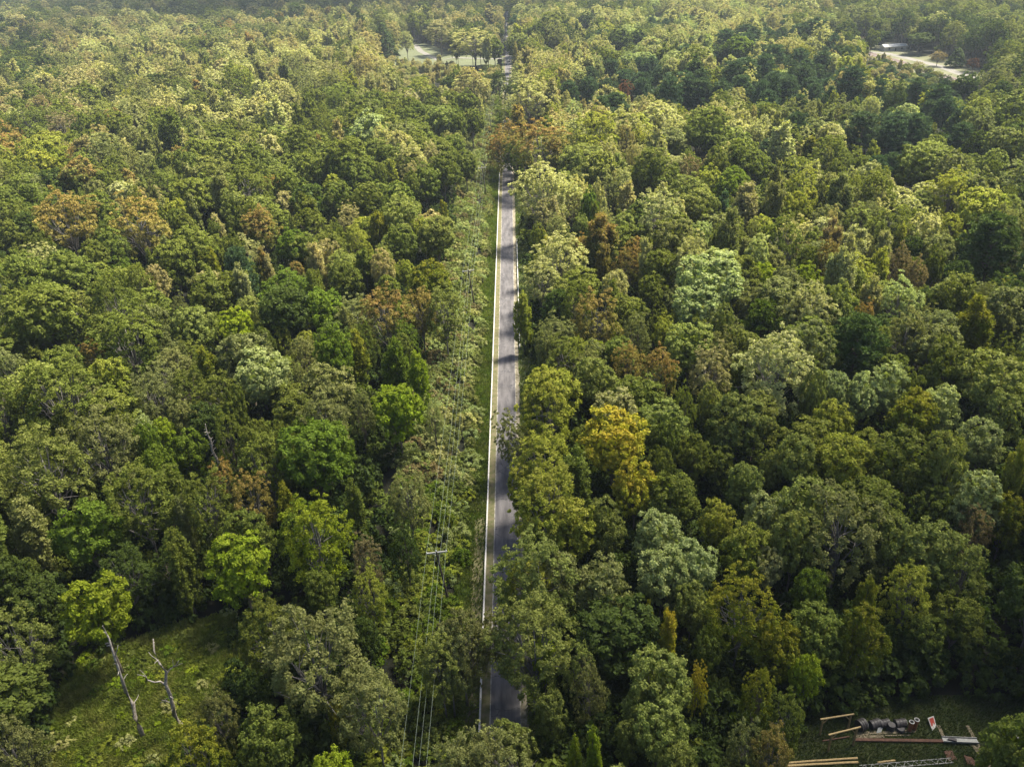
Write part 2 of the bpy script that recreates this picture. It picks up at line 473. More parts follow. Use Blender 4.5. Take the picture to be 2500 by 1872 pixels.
        w = R * (1 - t) ** 0.75 * (1 + 0.12 * np.sin(an * 4 + t * 7)) * np.clip(t * 8 + 0.55, 0, 1)
        p = np.stack([w * np.cos(an), w * np.sin(an), 0.8 + t * (H - 1)], 1)
        o_ = unit(np.stack([np.cos(an), np.sin(an), np.full(n_, 0.7)], 1))
        parts.append(clump_leaves(g, p, g.uniform(0.35, 0.6, n_), o_, 30, 0.26, q, flat=1.3))
    elif kind == 's':                                # low shrub mound
        H, R = 2.6, 1.8
        d = fib(34); d = d[d[:, 2] > -0.25]; d = unit(d + g.normal(size=d.shape) * 0.3)
        p = d * np.array([R * 0.8, R * 0.8, 1.5]) * g.uniform(0.65, 1.1, (len(d), 1)) + [0, 0, 0.75]
        parts.append(clump_leaves(g, p, g.uniform(0.28, 0.55, len(d)), d, 100, 0.145, q, flat=0.9))
        for i in range(5):
            limbs.append(([(0, 0, 0), tuple(d[i] * [0.6, 0.6, 0.5] + [0, 0, 0.8])], [0.04, 0.02]))
    return np.concatenate(parts), limbs, H, R

def wood(kind, seed, limbs, H, n=6, minr=0.0):
    g = random.Random(seed); b = MB()
    if kind != 's':
        top = H * {'o': 0.72, 'f': 0.80, 'c': 0.9, 'p': 0.98, 'k': 0.95}[kind]
        pts = []; x = y = 0.0
        for i in range(7):
            t = i / 6
            pts.append((x, y, top * t - (0.3 if i == 0 else 0))); x += g.uniform(-.16, .16); y += g.uniform(-.16, .16)
        br = {'o': 0.30, 'f': 0.24, 'c': 0.22, 'p': 0.24, 'k': 0.15}[kind]
        b.tube(pts, [br * (1 - 0.8 * i / 6) * (1.25 if i == 0 else 1) for i in range(7)], n + 2)
    for p, r in limbs:
        if r[0] >= minr: b.tube(p, r, n - 1, cap=False)
    return b

KINDS = {'o': 6, 'f': 5, 'c': 4, 'p': 3, 'k': 1, 's': 4}
DIM = {'o': (18.0, 5.0), 'f': (19.0, 5.0), 'c': (18.0, 3.6), 'p': (18.0, 4.2), 'k': (12.0, 3.0), 's': (2.6, 1.8)}
HI = {}
for kd, cnt in KINDS.items():
    for i in range(cnt):
        sd = ord(kd) * 100 + i
        V, limbs, H, R = crown(kd, sd)
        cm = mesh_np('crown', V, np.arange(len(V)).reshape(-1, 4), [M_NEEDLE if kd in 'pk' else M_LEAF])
        tm = wood(kd, sd, limbs, H).mesh('trunk', M_PALEBARK if kd == 'f' else M_BARK)
        for p in tm.polygons: p.use_smooth = True
        HI[(kd, i)] = (cm, tm)
# woodland prototypes (crown and trunk in one mesh) for the far-off woods; they live in a collection outside the scene
LO = {}
lo_col = {}
def build_lo(tagname, q, minr, mul):
    c = bpy.data.collections.new(tagname)
    k = 0
    for kd, cnt in KINDS.items():
        for i in range(cnt):
            sd = ord(kd) * 100 + i + 50
            V, limbs, H, R = crown(kd, sd, q)
            b = wood(kd, sd, limbs, H, n=4, minr=minr)
            nv = len(V)
            Q = list(map(tuple, np.arange(nv).reshape(-1, 4)))
            me = bpy.data.meshes.new('woodland_tree')
            me.from_pydata([tuple(v) for v in V] + b.v, [], Q + [tuple(x + nv for x in f) for f in b.f])
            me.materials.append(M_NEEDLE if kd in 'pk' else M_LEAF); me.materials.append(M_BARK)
            mi = np.zeros(len(me.polygons), np.int32); mi[len(Q):] = 1
            me.polygons.foreach_set('material_index', mi); me.update()
            o = bpy.data.objects.new('%s_%03d' % (tagname, k), me)
            c.objects.link(o)
            LO[(tagname, kd, i)] = k; k += 1
    lo_col[tagname] = c
build_lo('nearwood', 1.0, 0.05, 1)
build_lo('midwood', 0.42, 0.08, 1)
build_lo('farwood', 0.42, 0.12, 1)

def gn_scatter(name, pts, col, label):
    """pts: rows of x,y,z, idx, rz, sx,sz, r,g,b, r2,g2,b2 -> one object instancing tree meshes"""
    A = np.array(pts, np.float32)
    me = bpy.data.meshes.new(name)
    me.vertices.add(len(A)); me.vertices.foreach_set('co', A[:, :3].ravel())
    def att(n, t, data, key='value'):
        a = me.attributes.new(n, t, 'POINT'); a.data.foreach_set(key, np.ascontiguousarray(data).ravel())
    att('idx', 'INT', A[:, 3].astype(np.int32))
    tl = A[:, 13] if A.shape[1] > 13 else A[:, 4] * 0
    att('rot', 'FLOAT_VECTOR', np.stack([A[:, 4] * 0, tl, np.where(tl == 0, A[:, 4], 0)], 1), 'vector')
    att('scl', 'FLOAT_VECTOR', np.stack([A[:, 5], A[:, 5], A[:, 6]], 1), 'vector')
    o4 = np.ones((len(A), 1), np.float32)
    att('tint', 'FLOAT_COLOR', np.hstack([A[:, 7:10], o4]), 'color')
    att('tint2', 'FLOAT_COLOR', np.hstack([A[:, 10:13], o4]), 'color')
    me.update()
    o = link(name, me)
    tag(o, label=label, kind='stuff')
    nt = bpy.data.node_groups.new(name, 'GeometryNodeTree')
    nt.interface.new_socket('Geometry', in_out='INPUT', socket_type='NodeSocketGeometry')
    nt.interface.new_socket('Geometry', in_out='OUTPUT', socket_type='NodeSocketGeometry')
    N, L = nt.nodes, nt.links
    gi = N.new('NodeGroupInput'); go = N.new('NodeGroupOutput')
    ci = N.new('GeometryNodeCollectionInfo'); ci.inputs['Collection'].default_value = col
    ci.inputs['Separate Children'].default_value = True; ci.inputs['Reset Children'].default_value = True
    ip = N.new('GeometryNodeInstanceOnPoints'); ip.inputs['Pick Instance'].default_value = True
    def na(n, t):
        x = N.new('GeometryNodeInputNamedAttribute'); x.data_type = t; x.inputs['Name'].default_value = n; return x.outputs['Attribute']
    L.new(gi.outputs[0], ip.inputs['Points']); L.new(ci.outputs[0], ip.inputs['Instance'])
    L.new(na('idx', 'INT'), ip.inputs['Instance Index'])
    er = N.new('FunctionNodeEulerToRotation'); L.new(na('rot', 'FLOAT_VECTOR'), er.inputs[0]); L.new(er.outputs[0], ip.inputs['Rotation'])
    L.new(na('scl', 'FLOAT_VECTOR'), ip.inputs['Scale'])
    L.new(ip.outputs[0], go.inputs[0])
    md = o.modifiers.new('scatter', 'NODES'); md.node_group = nt
    return o

# ------------------------------------------------------------------ where the trees stand
PAL = {  # leaf colours: (main, secondary, words)
    'g': ((.085, .108, .028), (.125, .142, .040), 'mid-green'),
    'l': ((.130, .155, .055), (.175, .190, .075), 'light green'),
    'd': ((.038, .058, .018), (.058, .080, .024), 'dark green'),
    'b': ((.140, .190, .014), (.185, .220, .028), 'bright lime-green'),
    'v': ((.075, .112, .014), (.105, .145, .026), 'deep lime-green'),
    'y': ((.165, .190, .036), (.220, .222, .060), 'yellow-green'),
    'Y': ((.260, .265, .165), (.305, .290, .195), 'pale yellow-green'),
    't': ((.225, .212, .140), (.270, .232, .165), 'tan-olive'),
    'k': ((.122, .135, .066), (.160, .165, .092), 'khaki-green'),
    's': ((.185, .220, .125), (.265, .295, .185), 'silvery green'),
    'G': ((.250, .260, .035), (.330, .255, .045), 'golden yellow'),
    'Q': ((.100, .125, .016), (.165, .155, .025), 'yellow-olive'),
    'o': ((.125, .145, .048), (.235, .150, .078), 'orange-tinged'),
    'O': ((.160, .150, .060), (.220, .165, .080), 'orange-brown'),
    'r': ((.090, .042, .032), (.120, .055, .042), 'dull red'),
    'w': ((.150, .125, .090), (.190, .150, .115), 'pinkish brown'),
    'p': ((.030, .050, .020), (.042, .062, .024), 'dark'),
    'P': ((.055, .085, .030), (.080, .110, .040), 'green'),
}
PAL = {k: tuple((c[0] * 1.38, c[1] * 1.36, c[2] * 0.80) for c in v[:2]) + (v[2],) if k != 'p' else tuple(tuple(x * 2.3 for x in c) for c in v[:2]) + (v[2],) for k, v in PAL.items()}
REG = {'A': (0, 0, 2.458), 'B': (0, 500, 2.458), 'C': (0, 950, 2.458), 'D': (1250, 400, 2.76), 'E': (1800, 400, 2.76),
       'F': (1300, 900, 2.76), 'G': (1800, 950, 2.76), 'H': (1300, 1400, 3.16), 'I': (0, 1350, 2.949), 'P': (1350, 150, 2.949),
       'Q': (600, 350, 3.312), 'R': (650, 800, 3.313), 'S': (550, 1250, 2.663), 'M': (950, 1300, 2.895), 'J': (900, 0, 3.68),
       'L': (1000, 850, 3.68), 'T': (1250, 0, 3.403), 'X': (0, 0, 1.0), 'O': (1900, 0, 3.68), 'U': (500, 0, 4.424), 'V': (0, 0, 4.424)}
# region, x of crown centre, y of crown top, crown width (all in that region's enlargement), colour, form
HAND = '''X 1330 930 120 y f;X 1328 1050 130 y f;X 1335 1150 160 y f;X 1312 1310 180 l f;X 1300 1455 190 l f;X 1128 1490 130 k f;X 1200 1760 150 k f;X 1200 1480 90 k f
X 1238 262 50 g f;X 1248 205 46 d f;X 1244 300 60 o f;X 1215 322 64 o f;X 1254 345 50 d f;X 1262 180 50 Y f;X 1240 235 40 Y f
F 540 250 430 G o;F 690 600 300 G o;F 850 920 330 s o;F 1080 1120 330 s o;F 880 1160 360 s o;C 1900 640 400 b f;C 1440 820 370 b o;C 590 1100 390 b o
B 60 85 200 g o;B 180 270 300 g o;B 430 270 300 g o;B 300 440 440 g o;A 420 1150 330 O f;A 860 1190 330 O f;B 1170 120 280 g o;B 1050 200 250 g o;B 1180 235 120 y c;B 1280 260 110 Q c
B 1260 410 260 g o;B 1590 270 130 o c;B 1900 240 140 t c;B 1820 150 200 g o;B 1580 40 170 o f;B 1720 470 320 d o;B 1940 500 240 v o;B 790 620 340 g f;B 1170 590 240 l o
B 1420 600 210 b o;B 1480 730 330 k o;B 1580 850 340 s o;B 1240 860 160 Q c;B 1830 790 180 k f;B 1700 725 110 y f;B 560 810 140 o f;B 370 910 440 g f;B 650 890 230 y o
B 40 860 200 k f;B 50 1100 200 k f;B 930 990 260 k f;B 640 1220 400 k f;B 400 1230 220 g o;C 300 240 490 l f;C 90 520 230 l o;C 190 640 260 k c;C 530 640 370 v o;C 850 440 400 g f
C 1250 510 300 g f;C 1100 640 150 k c;C 1510 500 240 O f;C 1710 560 120 Q c;C 1070 840 220 g c;C 980 160 150 b o;C 1130 220 230 v o;C 1960 30 280 k f;C 1900 170 420 v o;C 1340 430 170 o f
I 130 390 440 l f;I 100 1180 400 k f;I 1570 980 250 k f;I 1400 1210 430 Q f;I 1920 1090 440 g o;S 590 600 620 k f;S 900 660 230 d o;S 170 990 200 d o;S 960 1030 400 k f;S 720 1240 120 Q f
S 700 1540 300 b o;S 910 150 180 w f;S 930 360 220 y f;S 1170 90 180 d f;S 1400 780 300 l f;S 1530 1450 360 k f;R 1060 420 400 b o;R 740 20 230 Q c;R 1060 80 260 v c;R 1220 180 190 b c
R 300 700 280 v o;R 560 730 340 v o;R 770 530 200 k f;R 700 1240 200 g c;R 1150 1170 330 k f;R 150 1260 170 Q c;R 1350 580 140 s f;Q 120 540 250 o f;Q 250 260 220 o f;Q 400 680 280 v o
Q 560 810 180 t c;Q 150 850 180 t c;Q 720 240 170 y o;Q 540 70 280 g o;Q 900 80 300 g o;Q 1180 130 150 y c;Q 1595 460 110 Q c;Q 1080 560 160 Q c;Q 760 300 300 g o;Q 980 310 300 g o
Q 1280 460 300 l o;Q 1550 570 300 l o;Q 1260 660 260 g o;Q 1500 925 330 Q o;Q 1285 910 160 y o;Q 1610 1160 320 l f;Q 1130 1170 380 o f;Q 1420 1180 280 O f;Q 330 1140 360 d o;Q 640 1160 280 v o
Q 890 660 200 y f;Q 820 960 260 g o;Q 1150 1050 190 g o;Q 700 430 160 t f;Q 830 500 180 t f;Q 1600 50 280 g o;Q 1450 160 250 g o;Q 1780 60 170 g o;Q 500 1480 180 y o;Q 470 1560 160 Y o
D 200 0 360 Y f;D 400 130 200 Y f;D 240 230 190 t f;D 300 360 150 k f;D 195 450 110 G f;D 330 460 320 Y f;D 210 640 230 Y f;D 600 340 240 o c;D 610 540 130 O c;D 310 850 210 P p;D 75 860 140 y c
D 560 860 320 O f;D 780 560 170 o f;D 1320 580 420 s o;D 1010 570 270 g o;D 950 720 190 g o;D 1240 800 300 s o;D 840 1010 180 k f;D 1040 1010 160 y o;D 1270 960 180 y o;D 1200 1050 340 l o
D 1560 1070 200 l o;D 1680 920 240 v p;D 1680 630 190 b o;D 1330 1230 260 t f;D 1780 1130 460 Y f;D 560 1280 290 l o;D 270 1350 360 y o;D 690 1500 280 Y o;D 780 1220 200 O f;D 990 1240 260 o f
D 1580 130 220 t c;D 1230 150 240 l o;D 780 120 150 t c;D 660 80 180 k f;D 1430 190 120 p c;D 1640 1510 340 l o;D 700 1070 90 b f;E 800 1020 360 P p;E 990 450 140 Y c;E 950 560 190 y c
E 1340 600 110 O f;E 1200 650 160 w f;E 1470 720 300 g o;E 1690 350 400 P p;E 1650 150 320 y o;E 1430 50 260 y f;E 1080 780 240 s f;E 1130 990 290 k f;E 1570 900 280 Q c;E 1010 1320 300 s o
E 860 1400 240 s o;E 1190 1490 300 Q o;E 850 935 150 o f;E 1780 980 180 k c;E 1700 1240 420 l o;E 1370 1460 260 s o;E 1790 1510 280 l o;E 620 1590 200 y o;E 630 1370 230 s o;E 470 650 200 b o
F 1400 130 380 l o;F 1080 420 230 g o;F 1240 310 160 g o;F 1440 600 230 l o;F 1620 530 170 l o;F 1240 870 230 y o;F 1440 1000 330 y o;F 1600 1160 200 Y o;F 1570 810 280 s o;F 120 640 330 y o
F 250 820 380 y o;F 480 850 300 l o;F 150 1180 380 k o;F 470 1240 400 k o;F 1400 1370 420 Q f;G 640 70 240 y o;G 700 270 380 y o;G 700 680 500 k f;G 1100 260 430 g o;G 1600 520 380 s o
G 1640 180 280 s o;G 1820 680 270 Q o;G 1600 800 200 w f;G 1300 840 400 l o;G 1340 630 240 g o;G 1520 1010 300 l f;G 500 1180 230 v o;G 870 1270 160 Q c;G 850 1430 330 Q o;G 1150 1170 290 y f
H 980 560 470 l o;H 840 820 260 l o;H 980 950 420 l o;H 1040 290 180 G c;H 890 220 120 Q c;H 90 490 200 b o;H 360 530 260 l f;H 440 700 260 k f;H 140 860 240 l o;H 460 1190 180 b c;H 330 1240 150 b c
H 1280 690 150 G f;H 1880 310 340 Q o;H 1750 740 240 Q f;H 2120 570 220 b o;H 1950 900 280 g f;H 1850 1180 300 O f;H 1640 1130 260 k f;H 1350 400 200 g o;H 740 1080 220 l o;H 1120 1250 300 l o
M 420 700 300 k f;M 640 1470 400 k f;M 1000 200 360 y f;M 850 1250 260 l o;M 880 640 260 k f;L 900 560 280 k f;L 1020 1020 300 y o;L 1250 140 330 y o
J 1450 740 400 Y f;J 1540 1100 500 o f;J 1180 1130 250 o f;J 145 230 230 d k;J 340 295 130 Y f;J 650 190 270 t f;J 960 280 400 Y f;J 1660 225 220 k f;J 1090 50 160 t c;J 1170 640 150 d f
J 920 620 280 t f;J 720 690 130 d o;J 1330 950 210 O c;J 880 800 220 g o;J 660 920 280 l o;J 930 950 240 g o;J 470 700 200 y f
T 340 205 220 k f;T 900 230 220 d o;T 1040 240 160 d o;T 1460 300 110 d o;T 1740 350 180 d o;T 1880 300 240 v o;T 820 500 150 p p;T 1050 490 140 p p;T 1160 480 150 p p;T 1220 560 140 p p;T 930 590 140 p p;T 650 570 150 p p;T 620 110 150 d o;T 1200 85 60 d k
P 520 150 110 r f;P 250 130 160 p p;P 390 130 110 p p;P 970 120 200 p p;P 1070 140 190 p p;P 640 130 130 p p;P 1680 130 160 p p;P 1900 30 120 p p;P 1420 190 120 p p;P 1880 170 130 p p;P 2100 50 200 p p
P 1130 330 330 g o;P 1040 340 260 g o;P 1650 440 220 Y c;P 1470 430 190 Y f;P 720 620 330 g o;P 540 655 70 Q c;P 985 690 150 w f;P 1120 740 200 y o;P 1300 750 240 v o;P 1450 620 250 g o;P 1860 560 130 Q c
O 350 590 150 p p;O 60 710 200 p p;O 300 770 150 p p;O 1230 730 240 p p;O 640 620 300 p p;O 1000 830 130 p p;O 1020 1090 280 p p;O 740 1020 320 p p;O 1630 1120 260 p p;O 1480 890 240 p p;O 1210 1040 300 p p
O 280 1240 170 Q c;O 830 880 180 Y f;O 590 660 230 t f;O 770 690 220 Y o;O 1300 1240 450 l o;O 1690 640 200 d o;O 1750 530 110 r f;O 1860 330 220 t f;O 500 160 120 d k;O 750 170 200 d o;O 930 280 180 d o
O 1060 170 200 d o;O 1260 300 230 d o;O 1430 470 120 w f;O 1590 450 170 d k;O 1830 660 140 k f;O 1530 270 200 k f;O 560 640 180 p p'''

def visible_h(R, rz, zc_deg):
    return math.sqrt((rz * math.cos(zc_deg)) ** 2 + (R * math.sin(zc_deg)) ** 2)

TREES = []     # dict(x,y,R,H,kind,colour,px,py,pr, hand)
rnd = random.Random(11)
for row in HAND.replace('\n', ';').split(';'):
    rg_, x, y, w, c, kd = row.split()
    ox, oy, sc = REG[rg_]
    px, py, w = ox + float(x) / sc, oy + float(y) / sc, float(w) / sc
    R = 5.0
    for _ in range(4):
        asp = {'o': 1.3, 'f': 1.45, 'c': 1.9, 'p': 1.5, 'k': 2.0, 's': 0.6}[kd]
        H = {'o': 9 + 2.0 * R, 'f': 9 + 2.1 * R, 'c': 10 + 2.5 * R, 'p': 9.5 + 1.9 * R, 'k': 4 * R, 's': 1.4 * R}[kd]
        H = min(H, 27)
        if rg_ == 'O' and float(y) < 600: H = 4 + 1.2 * R
        g_ = at(px, py, H)
        dist = np.linalg.norm(g_ - CO); dep = math.asin((CAM_H - H) / dist)
        ppm = F_PX / proj(g_)[2]
        R = w / 2 / ppm
        vh = visible_h(R, asp * R, dep)
        cpy = py + vh * ppm
        P_ = at(px, cpy, H - asp * R)
    TREES.append(dict(x=P_[0], y=P_[1], R=R, H=H, kind=kd, col=c, px=px, py=cpy, pr=w / 2, hand=True, d=P_[1]))

def inpoly(x, y, poly):
    c = False; j = len(poly) - 1
    for i in range(len(poly)):
        if (poly[i][1] > y) != (poly[j][1] > y) and x < (poly[j][0] - poly[i][0]) * (y - poly[i][1]) / (poly[j][1] - poly[i][1]) + poly[i][0]:
            c = not c
        j = i
    return c
def wpoly(pix): return [tuple(at(px, py)[:2]) for px, py in pix]
CLEAR = wpoly([(120, 1720), (200, 1610), (420, 1530), (570, 1500), (600, 1600), (560, 1700), (500, 1900), (20, 2060)])
YARD = wpoly([(1870, 1830), (1990, 1745), (2180, 1700), (2560, 1690), (2620, 2000), (1800, 2000)])
LAWN = wpoly([(955, 165), (975, 118), (1012, 104), (1050, 110), (1100, 128), (1180, 134), (1225, 137), (1225, 172), (1195, 176), (1190, 158), (1100, 166)])
RAILY = wpoly([(2050, 112), (2130, 110), (2250, 128), (2345, 155), (2420, 178), (2400, 215), (2335, 218), (2230, 182), (2130, 152)])
NOGO = [CLEAR, YARD, LAWN, RAILY]
PROTECT = [(1083, 1400, 45), (1160, 700, 40), (525, 1110, 35), (310, 1680, 60), (410, 1680, 50), (2180, 1800, 200), (1000, 130, 50), (2250, 160, 60), (1035, 150, 62), (1215, 160, 26), (2160, 140, 45), (2360, 190, 40), (1240, 215, 12), (520, 1540, 60), (480, 1640, 60), (240, 1760, 80), (350, 1800, 80), (1035, 1800, 30), (1040, 1650, 30), (1070, 1520, 25), (1130, 900, 25), (1150, 800, 25),
           (1240, 145, 18), (1085, 1250, 30), (1060, 1600, 25)]
# colour mixture over the picture: (px, py, colours, forms)
ZONES = [(150, 30, 'kkgtYd', 'ooof'), (550, 40, 'dgktd', 'oof'), (950, 40, 'dgktY', 'offc'), (1150, 40, 'tdgk', 'of'), (1400, 40, 'tkYgd', 'offc'), (1750, 40, 'tYYks', 'offc'), (2150, 50, 'dgkg', 'oof'), (2450, 60, 'gkdl', 'off'),
         (60, 150, 'ddg', 'oo'), (200, 130, 'Yttk', 'ffc'), (420, 160, 'YtYkg', 'ffco'), (700, 160, 'YtkYo', 'fcf'), (900, 180, 'YtYy', 'ffc'), (1100, 180, 'YtOg', 'fco'), (1350, 150, 'YYty', 'cff'), (1550, 120, 'YYsgd', 'off'),
         (1600, 200, 'pgYd', 'cpo'), (1850, 170, 'YYtp', 'cfp'), (2050, 200, 'Ytyp', 'cfpo'), (2250, 300, 'pgpd', 'ppo'), (2450, 250, 'gdk', 'of'),
         (80, 260, 'kYtgw', 'ffo'), (330, 240, 'yYgk', 'foc'), (600, 270, 'YYkg', 'cfo'), (850, 260, 'ggYy', 'oof'), (1050, 290, 'gggk', 'oo'), (1280, 260, 'YtYg', 'foc'), (1500, 300, 'YYty', 'cfo'), (1750, 300, 'glYg', 'oof'), (2000, 340, 'YYkg', 'cfo'), (2400, 400, 'glks', 'ooo'),
         (80, 400, 'gkyoO', 'oof'), (300, 380, 'gYkol', 'ofc'), (550, 380, 'gglg', 'ooo'), (800, 400, 'ggd', 'ooo'), (1050, 450, 'gggs', 'oo'), (1400, 420, 'glYk', 'oofc'), (1700, 450, 'lglY', 'oof'), (2000, 430, 'YYgky', 'focc'), (2300, 480, 'gsYl', 'oof'),
         (150, 600, 'ggd', 'oo'), (450, 600, 'ggkt', 'ooc'), (750, 560, 'glgto', 'oocf'), (1000, 620, 'gly', 'oof'), (1500, 620, 'glYo', 'oofc'), (1800, 600, 'lsygk', 'oofc'), (2050, 650, 'YyOkw', 'ccff'), (2300, 650, 'gdkw', 'oof'),
         (100, 850, 'gkgl', 'off'), (350, 900, 'gkgd', 'oof'), (650, 850, 'kgsv', 'oof'), (950, 850, 'vgky', 'ocf'), (1450, 850, 'yOgk', 'ffo'), (1800, 850, 'Yglk', 'foo'), (2150, 850, 'slg', 'ooo'), (2400, 900, 'sgk', 'oof'),
         (150, 1150, 'glkv', 'off'), (450, 1200, 'dgv', 'oo'), (800, 1150, 'dgv', 'oof'), (1000, 1200, 'dgk', 'of'), (1600, 1100, 'dgg', 'oo'), (1900, 1150, 'glg', 'oo'), (2200, 1200, 'gls', 'oo'), (2450, 1250, 'dgQ', 'oo'),
         (100, 1500, 'ddg', 'oo'), (350, 1400, 'ddk', 'of'), (650, 1500, 'dgk', 'of'), (900, 1650, 'dgv', 'of'), (1400, 1550, 'dgl', 'oo'), (1700, 1600, 'dgQk', 'of'), (2050, 1600, 'dgv', 'oo'), (2350, 1600, 'dgd', 'oo'), (1500, 1800, 'gl', 'oo')]
ZA = np.array([(z[0], z[1]) for z in ZONES], float)
hx = np.array([(t['px'], t['py'], t['pr'], t['d']) for t in TREES])
PR = np.array(PROTECT, float)

cell = {}
def near_ok(x, y, R, k):
    gx, gy = int(x // 16), int(y // 16)
    for i in (-1, 0, 1):
        for j in (-1, 0, 1):
            for (a, b, r) in cell.get((gx + i, gy + j), ()):
                if (a - x) ** 2 + (b - y) ** 2 < (k * (r + R)) ** 2: return False
    return True
def put(x, y, R): cell.setdefault((int(x // 16), int(y // 16)), []).append((x, y, R))
for t in TREES: put(t['x'], t['y'], t['R'])

def try_tree(x, y, k):
    yy = math.hypot(x, y)
    if -5.5 < x < 5.2 and y < 1500: return
    p = proj((x, y, 11))
    if p[2] < 10 or not (-420 < p[0] < 2920) or p[1] < -260: return
    if yy < 260: R = min(6.2, max(2.2, rnd.gauss(4.3, 1.5)))
    elif yy < 420: R = min(8.0, max(2.6, rnd.gauss(5.2, 1.7)))
    elif yy < 900: R = min(9.5, max(3.0, rnd.gauss(6.1, 1.9)))
    else: R = min(11, max(4.5, rnd.gauss(7.6, 1.7)))
    wl_ = -19.5 if y < 380 else -11 if y < 520 else -5.5
    if wl_ - R * .5 < x < 5.2 + R * (0.45 if y < 450 else 0): return
    if not near_ok(x, y, R, k): return
    for pl in NOGO:
        if inpoly(x, y, pl): return
    gp = math.sin(x * .13 + 2 * math.sin(y * .07)) * math.sin(y * .11 + 1.7 * math.sin(x * .06 + 1))
    if y < 330 and gp > 0.62: return
    H = 11 + 1.55 * R + rnd.uniform(-4, 5)
    cx, cy, cz = proj((x, y, H - R)); pr = R * F_PX / cz
    if cy < 1950:
        dd = np.hypot(PR[:, 0] - cx, PR[:, 1] - cy)
        if (dd < PR[:, 2] + pr * 0.9).any() and cy > -50:
            if y < 260 or rnd.random() < 0.3: return
            R = rnd.uniform(2.2, 3.6); H = rnd.uniform(4.5, 8.0)          # young growth and thicket
            cx, cy, cz = proj((x, y, H * .5)); pr = R * F_PX / cz
            dd = np.hypot(PR[:, 0] - cx, PR[:, 1] - cy)
            if (dd < PR[:, 2] * 0.5 + pr).any() and cy < 110: return
        dd = np.hypot(hx[:, 0] - cx, hx[:, 1] - cy)
        if ((dd < 0.66 * (hx[:, 2] + pr)) & (hx[:, 3] > y)).any(): return
    # colours by picture zone, smoothed by distance weighting
    w = 1 / ((ZA[:, 0] - cx) ** 2 + ((ZA[:, 1] - cy) * 1.6) ** 2 + 900) ** 1.6
    z = ZONES[rnd.choices(range(len(ZONES)), w)[0]]
    nz_ = math.sin(x * .021 + 1.3 * math.sin(y * .013)) + math.sin(y * .027 + 1.1 * math.sin(x * .017) + 2)
    c = z[2][min(len(z[2]) - 1, int((nz_ + 2) / 4 * len(z[2])))] if rnd.random() < 0.5 else rnd.choice(z[2])
    if c in 'oOwr' and rnd.random() < 0.65: c = z[2][0]
    kd = rnd.choice(z[3])
    if c == 'p': kd = 'p'
    if kd == 'p' and c not in 'pP': c = 'p'
    if kd == 'c': R *= 0.72; H += 1.5
    put(x, y, R)
    TREES.append(dict(x=x, y=y, R=R, H=H, kind=kd, col=c, px=cx, py=cy, pr=pr, hand=False, d=y))

def sweep(y0, y1, step, k, passes):
    for ps in range(passes):
        y = y0
        while y < y1:
            lo = -0.80 * y - 60; hi = 0.66 * y + 60
            x = lo + rnd.uniform(0, step)
            while x < hi:
                try_tree(x + rnd.uniform(-step, step) * .5, y + rnd.uniform(-step, step) * .5, k)
                x += step
            y += step
sweep(36, 900, 4.6, 0.66, 3)
sweep(900, 2900, 9.0, 0.72, 1)

# the trees that show largest become things of their own
for t in TREES:
    t['inview'] = (-t['pr'] < t['px'] < 2500 + t['pr']) and (t['py'] < 1872 + t['pr'] * 0.9)
cand = [t for t in TREES if t['inview'] and t['kind'] not in 's']
pines = sorted([t for t in cand if t['kind'] in 'pk'], key=lambda t: -t['pr'])[:60]
broad = sorted([t for t in cand if t['kind'] not in 'pk'], key=lambda t: -t['pr'] * (1.15 if t['hand'] else 1))[:300]
for t in pines + broad: t['thing'] = True
LM = [(1505, 1090, 'the big golden-yellow tree'), (780, 1290, 'the feathery lime-green tree'), (1083, 1350, 'the nearest power pole'),
      (1151, 661, 'the second power pole'), (525, 1090, 'the grey standing snag'), (300, 1640, 'the two bare leaning trunks'),
      (2150, 1770, 'the salvage heap'), (1650, 1300, 'the big silvery tree'), (350, 560, 'the orange-brown tree'),
      (1728, 660, 'the broad silvery tree'), (1900, 870, 'the wide pale yellow tree'), (2110, 830, 'the round dark pine'),
      (1055, 665, 'the yellow-olive corridor tree'), (2060, 1260, 'the wide bare-limbed khaki tree'),
      (770, 1540, 'the large khaki tree'), (1350, 590, 'the pale roadside trees'), (1740, 1450, 'the yellow-olive round tree')]
FORM = {'o': 'round clumped', 'f': 'fine-leaved', 'c': 'narrow pointed', 'p': 'tufted', 'k': 'cone-shaped'}
def where(t):
    d, l = min((math.hypot(t['px'] - a, t['py'] - b), i) for i, (a, b, _) in enumerate(LM))
    a, b, n = LM[l]
    dx, dy = t['px'] - a, t['py'] - b
    if d < 28: return 0, l, 'beside', n, d
    ang = math.degrees(math.atan2(-dy, dx)) % 360
    s = int((ang + 22.5) // 45) % 8
    return s + 1, l, ['right of', 'behind and right of', 'behind', 'behind and left of', 'left of', 'in front and left of', 'in front of', 'in front and right of'][s], n, d
groups = {}
for t in pines + broad:
    s, l, w_, n, d = where(t)
    groups.setdefault((PAL[t['col']][2], FORM[t['kind']], s, l), []).append((d, id(t), t, w_, n))
ORD = ['', 'second ', 'third ', 'fourth ', 'fifth ', 'sixth ', 'seventh ', 'eighth ', 'ninth ', 'tenth ', 'eleventh ', 'twelfth ', 'thirteenth ', 'fourteenth ', 'fifteenth ', 'sixteenth ', 'seventeenth ', 'eighteenth ']
